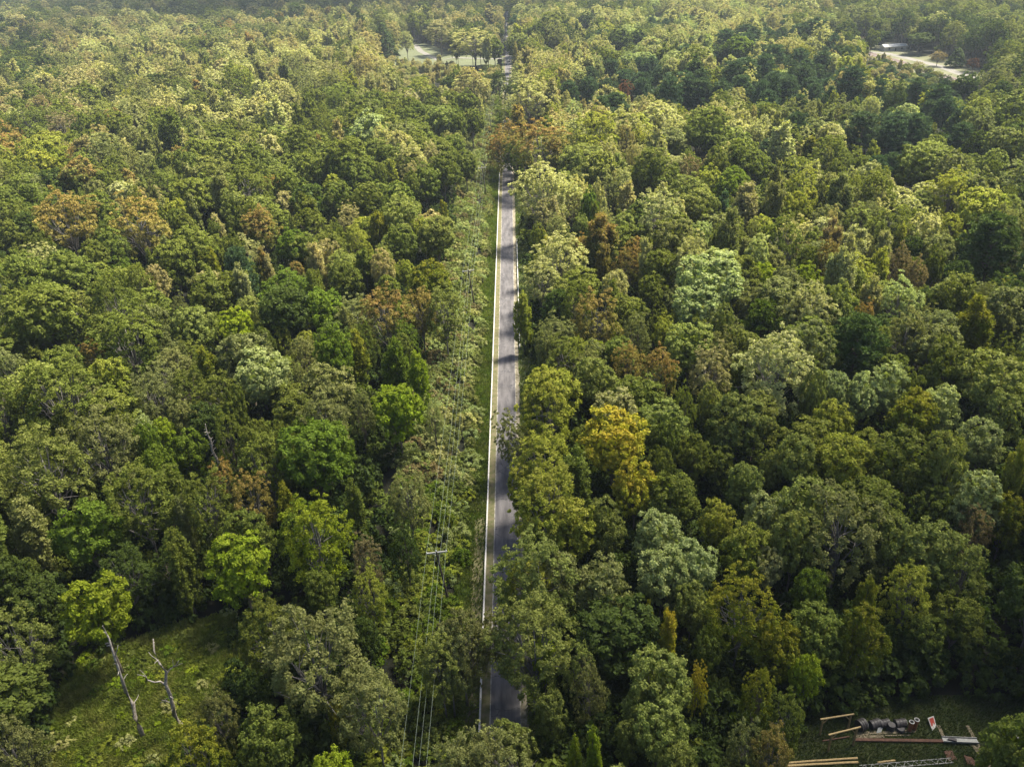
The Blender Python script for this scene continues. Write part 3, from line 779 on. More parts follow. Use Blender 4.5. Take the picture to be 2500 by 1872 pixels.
for (cw, fw, s, l), L_ in groups.items():
    L_.sort(key=lambda q: q[0])
    for i, (d, _, t, w_, n) in enumerate(L_):
        noun = 'pine' if t['kind'] == 'p' else 'evergreen' if t['kind'] == 'k' else 'tree'
        pre = ('nearest ' if len(L_) > 1 and i == 0 else ORD[min(i, 17)])
        t['label'] = '%s %s %s, %s%s %s' % (cw, fw, noun, pre, w_, n) if pre else '%s %s %s %s %s' % (cw, fw, noun, w_, n)
SPECIAL = [((570, 280), 'F', 'golden-yellow tree glowing beside the dark gap in the woods right of the road'),
           ((1900, 640), 'C', 'feathery lime-green dome of a tree left of the nearest power pole'),
           ((860, 1190), 'A', 'orange-brown fine-leaved tree, right one of the two autumn trees at far left'),
           ((420, 1150), 'A', 'orange-brown fine-leaved tree, left one of the two autumn trees at far left')]
for (hx_, hy_), rg_, lab in SPECIAL:
    ox, oy, sc = REG[rg_]; X_, Y_ = ox + hx_ / sc, oy + hy_ / sc
    t = min((t for t in TREES if t['hand']), key=lambda t: abs(t['px'] - X_) + abs(t['py'] - t['pr'] - Y_))
    t['label'] = lab

def tints(t, r):
    m, s, _ = PAL[t['col']]
    f = r.uniform(0.85, 1.15); h = r.uniform(-0.05, 0.05)
    return [m[0] * f * (1 + h), m[1] * f, m[2] * f * (1 - h), 1.0], [s[0] * f * (1 + h), s[1] * f, s[2] * f * (1 - h), 1.0]

near, mid, far = [], [], []
rr = random.Random(5)
NAME = {'o': 'broadleaf_tree', 'f': 'broadleaf_tree', 'c': 'columnar_tree', 'p': 'pine_tree', 'k': 'cedar_tree'}
for t in TREES:
    kd = t['kind']; H0, R0 = DIM[kd]
    a, b = tints(t, rr)
    var = rr.randrange(KINDS[kd]); rz = rr.uniform(0, 6.283)
    sx, sz = t['R'] / R0 * rr.uniform(0.96, 1.06), t['H'] / H0
    x, y = t['x'], t['y']; tilt = 0
    if True:
        if -2.6 - 1.6 < x < 1.5 + 1.8:                  # crown leans out over the road, foot stands on the verge
            nx = 4.2 if (x > -1.5 or t['px'] > 1200) else -5.4
            tilt = math.atan2(x - nx, t['H'] * 0.7); x = nx
    if t.get('thing'):
        e = empty(NAME[kd], (x, y, 0)); e.rotation_euler = (0, tilt, 0)
        tag(e, t['label'], {'p': 'pine tree', 'k': 'cedar'}.get(kd, 'tree'), 'woodland pines' if kd in 'pk' else 'woodland trees')
        cm, tm = HI[(kd, var)]
        for nm, me in (('crown', cm), ('trunk', tm)):
            o = link(nm, me, e); o.scale = (sx, sx, sz); o.rotation_euler = (0, 0, rz)
            if nm == 'crown': o['tint'] = a; o['tint2'] = b
    else:
        lod = 'nearwood' if t['d'] < 230 else 'midwood' if t['d'] < 430 else 'farwood'
        {'nearwood': near, 'midwood': mid, 'farwood': far}[lod].append([x, y, 0, LO[(lod, kd, var)], rz, sx, sz, *a[:3], *b[:3], tilt])
gn_scatter('near_woodland', near, lo_col['nearwood'], 'smaller and half hidden trees filling in between the nearest trees')
gn_scatter('middle_woodland', mid, lo_col['midwood'], 'mixed green and tan woodland canopy filling the ground behind the nearest trees')
gn_scatter('far_woodland', far, lo_col['farwood'], 'hazy mixed woodland canopy stretching to the distance')

# ------------------------------------------------------------------ understorey, scrub and grass
def tint_of(c, r):
    a, b = tints(dict(col=c), r); return a, b
us = []
r_ = random.Random(77)
for _ in range(8000):
    y = 36 + 294 * r_.random() ** 1.5; x = r_.uniform(-0.78 * y - 40, 0.66 * y + 40)
    if -19 < x < 5 or any(inpoly(x, y, pl) for pl in (CLEAR, YARD)): continue
    p = proj((x, y, 3))
    if not (-200 < p[0] < 2700): continue
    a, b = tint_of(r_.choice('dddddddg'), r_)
    s_ = r_.uniform(0.9, 1.9)
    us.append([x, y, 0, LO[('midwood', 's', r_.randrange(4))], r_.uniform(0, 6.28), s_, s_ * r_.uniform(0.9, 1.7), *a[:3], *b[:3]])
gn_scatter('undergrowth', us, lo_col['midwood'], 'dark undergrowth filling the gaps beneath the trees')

scr, shr = [], []
for y_ in np.arange(40, 640, 1.25):
    w0 = -19.8
    for _ in range(11 if y_ < 300 else 6):
        x = r_.uniform(w0, -6.3); y = y_ + r_.uniform(-1, 1)
        # ragged inner edge and gaps of long grass
        edge = -6.6 + 1.3 * math.sin(y * 0.11) + 0.9 * math.sin(y * 0.31 + 1)
        if x > edge: continue
        if math.sin(x * 0.9 + y * 0.12) + math.sin(y * 0.23 + 2) > 1.35: continue
        c = r_.choice('kkslsYlkswYl' if y > 120 else 'glvygvlsgy')
        s_ = r_.uniform(0.35, 0.95) * (1.25 if x < -13 else 1.0)
        scr.append((x, y, s_, s_ * r_.uniform(0.7, 1.35), c, r_.randrange(4)))
big = sorted([q for q in scr if 66 < q[1] < 330 and q[2] > 0.8], key=lambda q: q[1])
pick = []
for q in big:
    if all((q[0] - w[0]) ** 2 + (q[1] - w[1]) ** 2 > 9 for w in pick) and len(pick) < 70: pick.append(q)
pk = set(map(id, pick))
rows = []
for q in scr:
    if id(q) in pk: continue
    a, b = tint_of(q[4], r_)
    rows.append([q[0], q[1], 0, LO[('midwood', 's', q[5])], r_.uniform(0, 6.28), q[2], q[3], *a[:3], *b[:3]])
gn_scatter('scrub', rows, lo_col['midwood'], 'pale tangled scrub and briars covering the power line corridor')
sg = {}
for q in pick:
    px, py, _ = proj((q[0], q[1], 1)); t = dict(px=px, py=py)
    s, l, w_, n, d = where(t)
    sg.setdefault((q[4], s, l), []).append((d, q, w_, n))
for (c, s, l), L_ in sg.items():
    L_.sort(key=lambda z: z[0])
    for i, (d, q, w_, n) in enumerate(L_):
        e = empty('shrub', (q[0], q[1], 0))
        o_ = ('nearest ' if len(L_) > 1 and i == 0 else ORD[min(i, 17)])
        tag(e, '%s corridor shrub, %s%s %s' % (PAL[c][2], o_, w_, n), 'shrub', 'shrubs in the power line corridor')
        a, b = tint_of(c, r_)
        cm, tm = HI[('s', q[5])]; rz = r_.uniform(0, 6.28)
        for nm, me in (('foliage', cm), ('stem', tm)):
            o = link(nm, me, e); o.scale = (q[2] * 1.25, q[2] * 1.25, q[3] * 1.3); o.rotation_euler[2] = rz
            if nm == 'foliage': o['tint'] = a; o['tint2'] = b

def grass_mesh(name, pts, g, ln, wd, mat, lean=(0.5, -0.6), label=None):
    n = len(pts); pts = np.asarray(pts, float)
    a = g.uniform(0, 6.28, n); s = g.uniform(0.6, 1.4, n)[:, None]
    d = unit(np.stack([np.cos(a) * 0.5 + lean[0] * 0.6, np.sin(a) * 0.5 + lean[1] * 0.6, g.uniform(0.55, 1.1, n)], 1))
    side = np.stack([-np.sin(a), np.cos(a), np.zeros(n)], 1) * wd
    V = np.empty((n, 3, 3)); V[:, 0] = pts - side * s; V[:, 1] = pts + side * s; V[:, 2] = pts + d * ln * s
    me = mesh_np(name, V.reshape(-1, 3), None, [mat], T=np.arange(3 * n).reshape(-1, 3))
    o = link(name, me); tag(o, label=label, kind='stuff')
    return o
def grass_mat(name, c1, c2):
    m = foliage_mat(name, transl=0.35, gloss=0.01)
    for n in m.node_tree.nodes:
        if n.type == 'MIX':
            for l in list(m.node_tree.links):
                if l.to_node == n and l.to_socket in (n.inputs[6], n.inputs[7]): m.node_tree.links.remove(l)
            n.inputs[6].default_value = (*c1, 1); n.inputs[7].default_value = (*c2, 1)
        if n.type == 'TEX_NOISE': n.inputs['Scale'].default_value = 0.22 if n.inputs['Scale'].default_value < 0.5 else 0.6
        if n.type == 'MATH' and n.operation == 'MULTIPLY_ADD' and abs(n.inputs[1].default_value - 0.035) < 1e-5:
            n.inputs[1].default_value = 0.0; n.inputs[2].default_value = 0.0
    return m
M_GRASS = grass_mat('long_grass', (.12, .17, .025), (.19, .20, .05))
M_WEED = grass_mat('weed_blades', (.18, .23, .03), (.29, .28, .08))
M_YARDG = grass_mat('rough_grass', (.05, .075, .018), (.085, .10, .03))
g = np.random.default_rng(3)
pts = []
n = 90000; yy = 55 + (520 - 55) * g.uniform(0, 1, n) ** 1.9
L_ = g.uniform(-8.4, -3.85, n); k_ = (yy > 112) | (L_ < -5.8) | (g.uniform(0, 1, n) < 0.25); yy = yy[k_]; L_ = L_[k_]; n = len(L_); pts.append(np.stack([L_, yy, np.full(n, 0.02)], 1))
n = 26000; yy = 55 + (480 - 55) * g.uniform(0, 1, n) ** 1.9
pts.append(np.stack([g.uniform(2.3, 6.5, n), yy, np.full(n, 0.02)], 1))
grass_mesh('verge_grass', np.concatenate(pts), g, 0.75, 0.09, M_GRASS, label='long green grass leaning over both verges of the road')
def poly_points(poly, n, g):
    P = np.array(poly); lo, hi = P.min(0), P.max(0); out = []
    while len(out) < n:
        q = g.uniform(lo, hi, (n, 2)); out += [p for p in q if inpoly(p[0], p[1], poly)]
    return np.array(out[:n])
q = poly_points(CLEAR, 110000, g)
hz = 0.25 + 0.45 * (np.sin(q[:, 0] * 0.9 + 1) * np.sin(q[:, 1] * 0.8) + 0.6 * np.sin(q[:, 0] * 2.1 - q[:, 1] * 1.7))
grass_mesh('tall_weeds', np.column_stack([q, np.clip(hz, 0, 1.2)]), g, 0.85, 0.10, M_WEED, label='tall yellow-green weeds covering the small clearing at lower left')
rows = []
for p in poly_points(CLEAR, 240, g):
    a, b = tint_of(r_.choice('byylYgv'), r_); s_ = r_.uniform(0.25, 0.8)
    rows.append([p[0], p[1], -0.1, LO[('midwood', 's', r_.randrange(4))], r_.uniform(0, 6.28), s_, s_ * 0.8, *a[:3], *b[:3]])
gn_scatter('weed_mounds', rows, lo_col['midwood'], 'low bright mounds of briars and weeds in the clearing')
def flat_poly(name, poly, z, mat):
    me = bpy.data.meshes.new(name); me.from_pydata([(x, y, z) for x, y in poly], [], [tuple(range(len(poly)))]); me.update(); me.materials.append(mat)
    o = link(name, me); o['kind'] = 'structure'; return o
flat_poly('clearing_ground', CLEAR, 0.012, M_VERGE)
flat_poly('yard_ground', YARD, 0.012, plain('yard_soil', (0.02, 0.03, 0.008), col2=(0.05, 0.055, 0.02), scale=0.3, rough=1.0))
q = poly_points(YARD, 60000, g)
grass_mesh('yard_grass', np.column_stack([q, np.full(len(q), 0.01)]), g, 0.3, 0.05, M_YARDG, label='rough dark grass growing between the heaps in the salvage yard')
flat_poly('lawn', LAWN, 0.02, M_LAWN)

# ------------------------------------------------------------------ barrier rails
def rail(x, y0, y1, gap, label):
    e = empty('barrier_rail', (x, y0, 0)); tag(e, label, 'barrier', 'cream barrier rails beside the road')
    L = y1 - y0; b = MB()
    n = int(L / gap); k = n
    for i in range(n):
        b.box((0, gap * i + gap / 2, 0.62 + r_.uniform(-.012, .012)), (0.24, gap - 0.04, 0.16), (r_.uniform(-.003, .003), 0, r_.uniform(-.002, .002)))
    b.build('beam', M_CREAM, e)
    step = max(1, math.ceil(n / 99))
    me = MB().box((0, 0, 0.27), (0.16, 0.16, 0.55)).mesh('post', M_GREYWOOD)
    for i in range(0, n + 1, step):
        o = link('post', me, e); o.location = (0, gap * i, 0)
rail(-3.68, 58, 438, 3.9, 'long cream barrier rail running along the left edge of the road')
rail(2.68, 176, 256, 3.9, 'short cream barrier rail along the right edge of the road')

# ------------------------------------------------------------------ power line
POLES = [(-8.9, -14), (-8.8, 91), (-9.0, 202), (-8.4, 308), (-7.9, 410), (-7.6, 512)]
PH = 10.8
ARM = 1.42
ends = []
pl_lab = {1: 'nearest power pole, dark wood with a pale crossarm, standing in the green scrub', 2: 'second power pole from the viewer, beside the pale scrub left of the road',
          3: 'third power pole from the viewer, thin and dark beside the overhanging tree', 4: 'fourth power pole, far up the corridor', 5: 'farthest power pole, tiny, near the road crossing'}
first = None
for i, (x, y) in enumerate(POLES):
    tilt = -0.11
    R_ = Matrix.Rotation(tilt, 4, 'Y'); T_ = Matrix.Translation((x, y, 0)) @ R_
    def W_(p): return T_ @ Vector(p)
    pts_ = [W_((-ARM, 0.0, PH - 0.05)), W_((0, 0, PH + 0.25)), W_((ARM, 0.0, PH - 0.05)), W_((0.18, 0, PH - 1.5))]
    ends.append(pts_)
    if i == 0: continue
    e = empty('power_pole', (x, y, 0)); e.rotation_euler = (0, tilt, 0)
    tag(e, pl_lab[i], 'power pole', 'power poles left of the road')
    if first is None:
        b = MB(); b.tube([(0, 0, -0.3), (0, 0, PH)], [0.19, 0.13], 12); pole_me = b.mesh('pole_shaft', M_POLE)
        b = MB(); b.box((0, 0.16, PH - 0.35), (2 * ARM + 0.2, 0.16, 0.2)); arm_me = b.mesh('crossarm', M_GREYWOOD)
        b = MB(); b.bar((-0.75, 0.2, PH - 0.4), (0, 0.18, PH - 1.1), 0.05); b.bar((0.75, 0.2, PH - 0.4), (0, 0.18, PH - 1.1), 0.05); br_me = b.mesh('brace', M_GALV)
        b = MB(); b.tube([(0, 0, -0.28), (0, 0, -0.22), (0, 0, -0.18), (0, 0, -0.1), (0, 0, 0)], [0.03, 0.09, 0.05, 0.09, 0.04], 10); ins_me = b.mesh('insulator', M_CERAMIC)
        first = True
    link('pole_shaft', pole_me, e); link('crossarm', arm_me, e); link('brace', br_me, e)
    for q_ in ((-ARM, 0.12, PH - 0.02), (0, 0, PH + 0.25), (ARM, 0.12, PH - 0.02)):
        o = link('insulator', ins_me, e); o.location = q_
wl = ['left outer wire on the crossarm ends', 'middle wire over the pole tops', 'right outer wire nearest the road', 'lower wire slung below the crossarms']
for k in range(4):
    pts_ = []
    for i in range(len(POLES) - 1):
        a, b_ = ends[i][k], ends[i + 1][k]
        for j in range(20):
            t = j / 20; p = a.lerp(b_, t); p.z -= 4 * t * (1 - t) * (1.5 + 0.15 * k); pts_.append(tuple(p))
    pts_.append(tuple(ends[-1][k]))
    b = MB(); b.tube(pts_, [0.009] * len(pts_), 6)
    o = b.build('power_line_wire', M_WIRE); tag(o, 'pale thin ' + wl[k], 'wire', 'power line wires')

# ------------------------------------------------------------------ standing dead trees
def limb_path(rg2, a, b, n, wob):
    a, b = Vector(a), Vector(b); out = []
    for i in range(n + 1):
        t = i / n; p = a.lerp(b, t)
        if 0 < i < n: p += Vector((rg2.uniform(-wob, wob), rg2.uniform(-wob, wob), rg2.uniform(-wob, wob) * .4))
        out.append(tuple(p))
    return out
def dead_tree(base_px, top_px, H, r0, branches, label, seed, twigs=0):
    """branches in picture points: list of [(px,py,height fraction)...], thickness"""
    B = at(*base_px); T = at(*top_px, H)
    T = np.array([T[0], T[1], H])
    # keep the trunk near upright in depth: the top stands over the foot, moved only sideways
    e = empty('dead_tree', tuple(B)); tag(e, label, 'dead tree', 'standing dead trees')
    rg2 = random.Random(seed)
    d = T - B; d[1] = d[1] * 0.25
    pth = limb_path(rg2, (0, 0, -0.2), tuple(d), 9, 0.28)
    b = MB(); b.tube(pth, [r0 * (1 - 0.8 * (i / 9)) for i in range(10)], 10); b.build('trunk', M_DEADWOOD, e, True)
    for (t0, dx, dy, dz, r1, sub) in branches:
        i0 = int(t0 * 9); f = t0 * 9 - i0
        p0 = Vector(pth[i0]).lerp(Vector(pth[min(9, i0 + 1)]), f)
        p1 = p0 + Vector((dx, dy, dz)); pp = limb_path(rg2, p0, p1, 5, 0.22 * Vector((dx, dy, dz)).length / 4 + .08)
        b = MB(); b.tube(pp, [r1 * (1 - 0.75 * k / 5) for k in range(6)], 7)
        for s_ in sub:
            q0 = Vector(pp[3]); b.tube(limb_path(rg2, q0, q0 + Vector(s_), 3, 0.1), [r1 * 0.55, r1 * .4, r1 * .25, 0.015], 6)
        b.build('branch', M_DEADWOOD, e, True)
    if twigs:
        b = MB()
        tw = []
        for i in range(twigs):
            t = rg2.uniform(0.3, 0.97); i0 = int(t * 9); p0 = Vector(pth[i0]).lerp(Vector(pth[min(9, i0 + 1)]), t * 9 - i0)
            a = rg2.uniform(0, 6.28); L = rg2.uniform(0.5, 2.0) * (1.25 - t)
            b.tube(limb_path(rg2, p0, p0 + Vector((math.cos(a) * L, math.sin(a) * L, L * rg2.uniform(-.1, .35))), 3, 0.1), [0.08, 0.06, 0.045, 0.025], 5)
        b.build('twigs', M_DEADWOOD, e, True)
dead_tree((353, 1806), (259, 1513), 19.5, 0.33, [(0.72, 0.9, 0.1, 2.6, 0.10, [])], 'tall bare leaning trunk, left one of the pair in the clearing', 1, 8)
dead_tree((442, 1794), (376, 1555), 16.8, 0.34, [(0.55, -3.2, 0.3, 1.6, 0.13, [(-0.5, 0, 1.8)]), (0.62, 1.9, 0.5, 2.2, 0.09, [(0.2, 0, 1.2), (1.3, 0, 0.6)]), (0.74, -1.1, 0.2, 2.2, 0.10, []), (0.42, -1.2, -0.6, -0.3, 0.06, [(0.1, 0, -1.0)])],
          'bare dead tree with forked crooked limbs, right one of the pair in the clearing', 2, 5)
dead_tree((557, 1222), (507, 1026), 16.0, 0.42, [], 'grey standing snag with short stubby twigs among dark trees on the left', 3, 34)


# ------------------------------------------------------------------ salvage yard at the lower right
def NP(x, y, z=0.0): return Vector(at(1900 + x / 3.687, 1600 + y / 3.687, z))
def trestle(p1, p2, h, over, label):
    a, b_ = NP(*p1), NP(*p2); e = empty('timber_trestle', tuple(a)); d = b_ - a; u = d.normalized()
    tag(e, label, 'trestle', 'pale timber trestles in the yard')
    up = Vector((0, 0, h))
    for q, s_ in ((Vector(), 1), (d, -1)):
        MB().tube([q, q + up * 0.5, q + up], [0.14, 0.13, 0.12], 8).build('post', M_TIMBER, e)
        MB().tube([q + up * 0.66, q + up * 0.97 + u * s_ * 0.75], [0.07, 0.06], 6).build('brace', M_TIMBER, e)
    MB().tube([up * 0.99 - u * over, up * 0.99 + d + u * over], [0.11, 0.10], 8).build('beam', M_TIMBER, e)
trestle((372, 715), (622, 675), 3.0, 0.35, 'pale timber trestle frame at the back of the yard, behind its twin')
trestle((447, 862), (673, 805), 3.2, 0.45, 'pale timber trestle frame at the front left of the yard heap')

def bar_thing(name, a, b, w, h, z, mat, label, cat, group=None, rot=0):
    A_, B_ = NP(*a), NP(*b)
    e_ = MB(); m0 = (A_ + B_) / 2
    e_.bar(A_ - m0 + Vector((0, 0, z + h / 2)), B_ - m0 + Vector((0, 0, z + h / 2)), w, h)
    o = e_.build(name, mat); o.location = m0; tag(o, label, cat, group)
    bv = o.modifiers.new('bevel', 'BEVEL'); bv.width = min(w, h) * 0.15
    return o
bar_thing('steel_beam', (680, 765), (1480, 778), 0.42, 0.22, 0.1, M_RUST, 'long rust-brown steel beam lying across the yard grass', 'beam')
bar_thing('steel_beam', (395, 775), (640, 735), 0.16, 0.14, 0.1, M_RUST, 'thin rusty bar lying between the two trestle frames', 'beam')
for a, b_, w, lab in (((680, 738), (950, 728), 0.4, 'flat pale plank on the ground in front of the dark drums'), ((690, 712), (880, 690), 0.5, 'broad pale board on the ground under the left drums'),
                   ((880, 700), (1230, 680), 0.42, 'long pale board on the ground under the right drums'), ((960, 722), (1190, 718), 0.16, 'narrow pale batten beside the rust-brown beam'),
                   ((1440, 630), (1490, 745), 0.42, 'short brown plank sloping down to the white channel'), ((1700, 632), (1905, 1010), 0.42, 'longest plank running down the right side of the yard'),
                   ((1665, 720), (1850, 945), 0.22, 'thin split plank beside the longest plank'), ((1745, 800), (1845, 905), 0.3, 'short pale plank beneath the end of the white channel')):
    bar_thing('plank', a, b_, w, 0.07, 0.03 + 0.03 * r_.random(), M_PLANK, lab, 'plank', 'planks lying in the yard')
for a, b_, r0, lab in (((-60, 982), (712, 928), 0.15, 'long peeled log, rear one of the two at the bottom edge'), ((-60, 1008), (716, 966), 0.17, 'long peeled log, front one of the two at the bottom edge'), ((890, 968), (1050, 948), 0.13, 'short peeled log lying alone in the yard grass')):
    A_, B_ = NP(*a), NP(*b_); m0 = (A_ + B_) / 2
    b = MB(); b.tube(limb_path(random.Random(3), A_ - m0 + Vector((0, 0, r0)), B_ - m0 + Vector((0, 0, r0)), 8, 0.03), [r0 * (1 - 0.02 * i) for i in range(9)], 12)
    o = b.build('log', M_TIMBER, None, True); o.location = m0; tag(o, lab, 'log', 'peeled logs in the yard')
def drum(x, y, r, h, label, lie=0.0, mat=None):
    e = empty('drum', tuple(NP(x, y))); e.rotation_euler = (0, 0, lie); tag(e, label, 'drum', 'dark drums heaped in a row')
    b = MB(); prof = [(0, .94), (.02, 1), (.3, .98), (.33, 1.04), (.36, .98), (.64, .98), (.67, 1.04), (.7, .98), (.98, 1), (1, .94)]
    if lie: pts_ = [Vector((t * h - h / 2, 0, r)) for t, _ in prof]
    else: pts_ = [Vector((0, 0, t * h)) for t, _ in prof]
    b.tube(pts_, [q * r for _, q in prof], 20); b.build('shell', mat or M_DARKMETAL, e, False)
    b = MB()
    c = pts_[-1]; d = (pts_[-1] - pts_[0]).normalized()
    b.tube([c, c + d * 0.04], [r * 0.99, r * 0.97], 20, cap=False); b.build('rim', M_GALV, e)
drum(740, 655, 0.72, 0.9, 'biggest dark drum at the left end of the row', 0.4)
drum(862, 640, 0.55, 1.3, 'dark drum second from the left end of the row', 0.3)
drum(945, 632, 0.5, 1.2, 'dark drum at the middle of the row', 0.2)
drum(1010, 665, 0.45, 0.95, 'upright dark tub with a pale rim standing before the middle drum')
drum(1090, 635, 0.55, 1.3, 'dark drum next to the clay pipes', 0.1)
drum(1095, 672, 0.5, 0.5, 'low dark tub with a pale rim beside the clay pipes')
for x, y, h, lab in ((1178, 680, 1.7, 'left upright orange-brown clay pipe'), (1222, 665, 1.8, 'right upright orange-brown clay pipe')):
    e = empty('clay_pipe', tuple(NP(x, y))); tag(e, lab, 'pipe', 'upright clay pipes')
    b = MB(); b.tube([(0, 0, 0), (0, 0, h * .8), (0, 0, h * .82), (0, 0, h)], [0.24, 0.24, 0.31, 0.31], 18, cap=False); b.build('barrel', M_CLAY, e)
    b = MB(); b.tube([(0, 0, h), (0, 0, h + .05), (0, 0, h + .05)], [0.32, 0.32, 0.2], 18, cap=False); b.build('collar', M_GALV, e)
def slab(name, quad, th, z, mat, label, cat, lean=0.0):
    P4 = [NP(*q) for q in quad]; c = sum(P4, Vector()) / 4; b = MB(); n = 4
    lo = [(p - c) + Vector((0, 0, z + lean * (1 if i in (0, 1) else 0))) for i, p in enumerate(P4)]
    b.v = [tuple(p) for p in lo] + [tuple(p + Vector((0, 0, th))) for p in lo]
    b.f = [(3, 2, 1, 0), (4, 5, 6, 7)] + [(i, (i + 1) % 4, 4 + (i + 1) % 4, 4 + i) for i in range(4)]
    o = b.build(name, mat); o.location = c; tag(o, label, cat); return o
o = slab('scrap_sheet', [(1335, 590), (1390, 572), (1422, 640), (1385, 680)], 0.05, 0.1, M_WHITEBOARD, 'tilted red and white sheet at the right end of the heap', 'metal sheet', 0.5)
e_ = MB(); P4 = [(NP(*q) - o.location) for q in [(1350, 598), (1386, 585), (1412, 638), (1385, 668)]]
e_.v = [tuple(p + Vector((0, 0, 0.165 + 0.5 * (1 if i in (0, 1) else 0)))) for i, p in enumerate(P4)]; e_.f = [(0, 1, 2, 3)]
e_.build('red_patch', M_RED, o)
slab('rust_sheet', [(1488, 865), (1560, 858), (1610, 935), (1530, 950)], 0.03, 0.05, M_RUST, 'rusty square sheet left of the long planks', 'metal sheet', 0.1)
slab('rust_sheet', [(1668, 905), (1740, 925), (1805, 1000), (1700, 975)], 0.03, 0.06, M_RUST, 'rusty crumpled sheet at the bottom edge between the planks', 'metal sheet', 0.15)
slab('scrap_sheet', [(905, 640), (950, 628), (925, 695), (880, 702)], 0.04, 0.1, M_GALV, 'pale sheet leaning against the dark drums', 'metal sheet', 0.6)
A_, B_ = NP(1475, 768), NP(1790, 782); e = empty('channel', tuple(A_)); d = B_ - A_
tag(e, 'long pale grey metal channel lying across the planks', 'metal channel')
sd = Vector((-d.y, d.x, 0)).normalized()
b = MB(); b.bar(Vector((0, 0, .28)), d + Vector((0, 0, .28)), 0.62, 0.08); b.build('web', M_GALV, e)
for s_ in (-1, 1):
    b = MB(); b.bar(sd * .34 * s_ + Vector((0, 0, .36)), d + sd * .34 * s_ + Vector((0, 0, .36)), 0.06, 0.26); b.build('flange', M_GALV, e)
b = MB(); b.bar(d * .15 + Vector((0, 0, .5)), d * .36 - sd * 0.3 + Vector((0, 0, .62)), 0.35, 0.2); o = b.build('bracket', M_DARKMETAL); o.location = A_; tag(o, 'dark bent bracket lying on the grey channel', 'bracket')
# lattice girder at the bottom edge
A_, B_ = NP(740, 1012), NP(1565, 945); e = empty('lattice_girder', tuple(A_)); d = B_ - A_; sd = Vector((-d.y, d.x, 0)).normalized() * 0.3
tag(e, 'pale lattice girder lying along the bottom edge of the yard', 'girder')
for s_ in (-1, 1):
    MB().bar(sd * s_ + Vector((0, 0, .1)), d + sd * s_ + Vector((0, 0, .1)), 0.07).build('chord', M_GALV, e)
b = MB(); n = 22
for i in range(n):
    b.bar(d * (i / n) + sd * (1 if i % 2 else -1) + Vector((0, 0, .1)), d * ((i + 1) / n) - sd * (1 if i % 2 else -1) + Vector((0, 0, .1)), 0.045)
b.build('lacing', M_GALV, e)
for i in range(6):
    bar_thing('white_board', (2130 + 4 * i, 690 + 24 * i), (2300 + 6 * i, 735 + 26 * i), 0.26, 0.08, 0.05 + 0.02 * i, M_WHITEBOARD,
              'white board in the pile at the right edge of the yard, %s from the back' % ['first', 'second', 'third', 'fourth', 'fifth', 'last'][i], 'board', 'white boards piled at the right edge')

# ------------------------------------------------------------------ far lawn with drive, road crossing, railway
def JP(x, y): return at(900 + x / 3.68, y / 3.68)[:2]
def OP(x, y): return at(1900 + x / 3.68, y / 3.68)[:2]
def ribbon(name, pts, w, z, mat, off=0.0, h=0.0):
    b = MB(); P2 = [Vector((p[0], p[1], 0)) for p in pts]; Ls, Rs = [], []
    for i, p in enumerate(P2):
        d = (P2[min(i + 1, len(P2) - 1)] - P2[max(i - 1, 0)]).normalized(); n_ = Vector((-d.y, d.x, 0))
        Ls.append(p + n_ * (off + w / 2)); Rs.append(p + n_ * (off - w / 2))
    for i in range(len(P2) - 1):
        b.quad(*(tuple(q + Vector((0, 0, z))) for q in (Rs[i], Rs[i + 1], Ls[i + 1], Ls[i])))
    o = b.build(name, mat); o['kind'] = 'structure'; return o
ribbon('drive', [JP(415, 405), JP(470, 465), JP(560, 510), JP(640, 548), JP(760, 520), JP(1000, 530), JP(1130, 532), JP(1290, 520), JP(1500, 515)], 5.0, 0.075, M_PALE)
flat_poly('railway_reserve', RAILY, 0.02, plain('dry_grass', (0.09, 0.10, 0.045), col2=(0.17, 0.16, 0.10), scale=0.05, rough=1))
TR = [OP(700, 452), OP(800, 480), OP(1000, 535), OP(1250, 612), OP(1580, 722), OP(1800, 800)]
ribbon('railway_ballast', TR, 9.0, 0.05, M_BALLAST)
for off in (-2.9, -1.4, 1.4, 2.9): ribbon('railway_track', TR, 0.5, 0.12, M_RAIL, off)
ribbon('side_road', [OP(740, 455), OP(800, 470), OP(950, 478), OP(1200, 535), OP(1450, 598), OP(1640, 668), OP(1800, 720)], 6.5, 0.05, M_PALE)
ribbon('gravel_yard', [OP(800, 545), OP(900, 520)], 9, 0.04, M_PALE)
ribbon('gravel_yard', [OP(1480, 730), OP(1570, 800)], 14, 0.04, M_PALE)
def house(x, y, L, Wd, H, yaw, roofmat, label):
    e = empty('house', (x, y, 0)); e.rotation_euler = (0, 0, yaw); tag(e, label, 'house', 'pale houses beside the far road')
    b = MB(); b.box((0, 0, H / 2), (L, Wd, H)); b.build('wall', M_WALL, e)
    b = MB(); h2 = Wd * 0.22; o_ = 0.5
    v = [(-L/2-o_, -Wd/2-o_, H), (L/2+o_, -Wd/2-o_, H), (L/2+o_, Wd/2+o_, H), (-L/2-o_, Wd/2+o_, H), (-L/2-o_, 0, H+h2), (L/2+o_, 0, H+h2)]
    b.v = [(p[0], p[1], p[2] + 0.01) for p in v]; b.f = [(0, 1, 5, 4), (2, 3, 4, 5), (0, 4, 3), (1, 2, 5), (0, 3, 2, 1)]; b.build('roof', roofmat, e)
    for i in (-1, 1):
        b = MB(); b.box((i * L * 0.28, -Wd / 2 - 0.02, H * 0.55), (1.4, 0.06, 1.2)); w_ = b.build('window', M_GLASS, e)
    b = MB(); b.box((0, -Wd / 2 - 0.02, 1.05), (1.0, 0.08, 2.1)); b.build('door', M_DARKMETAL, e)
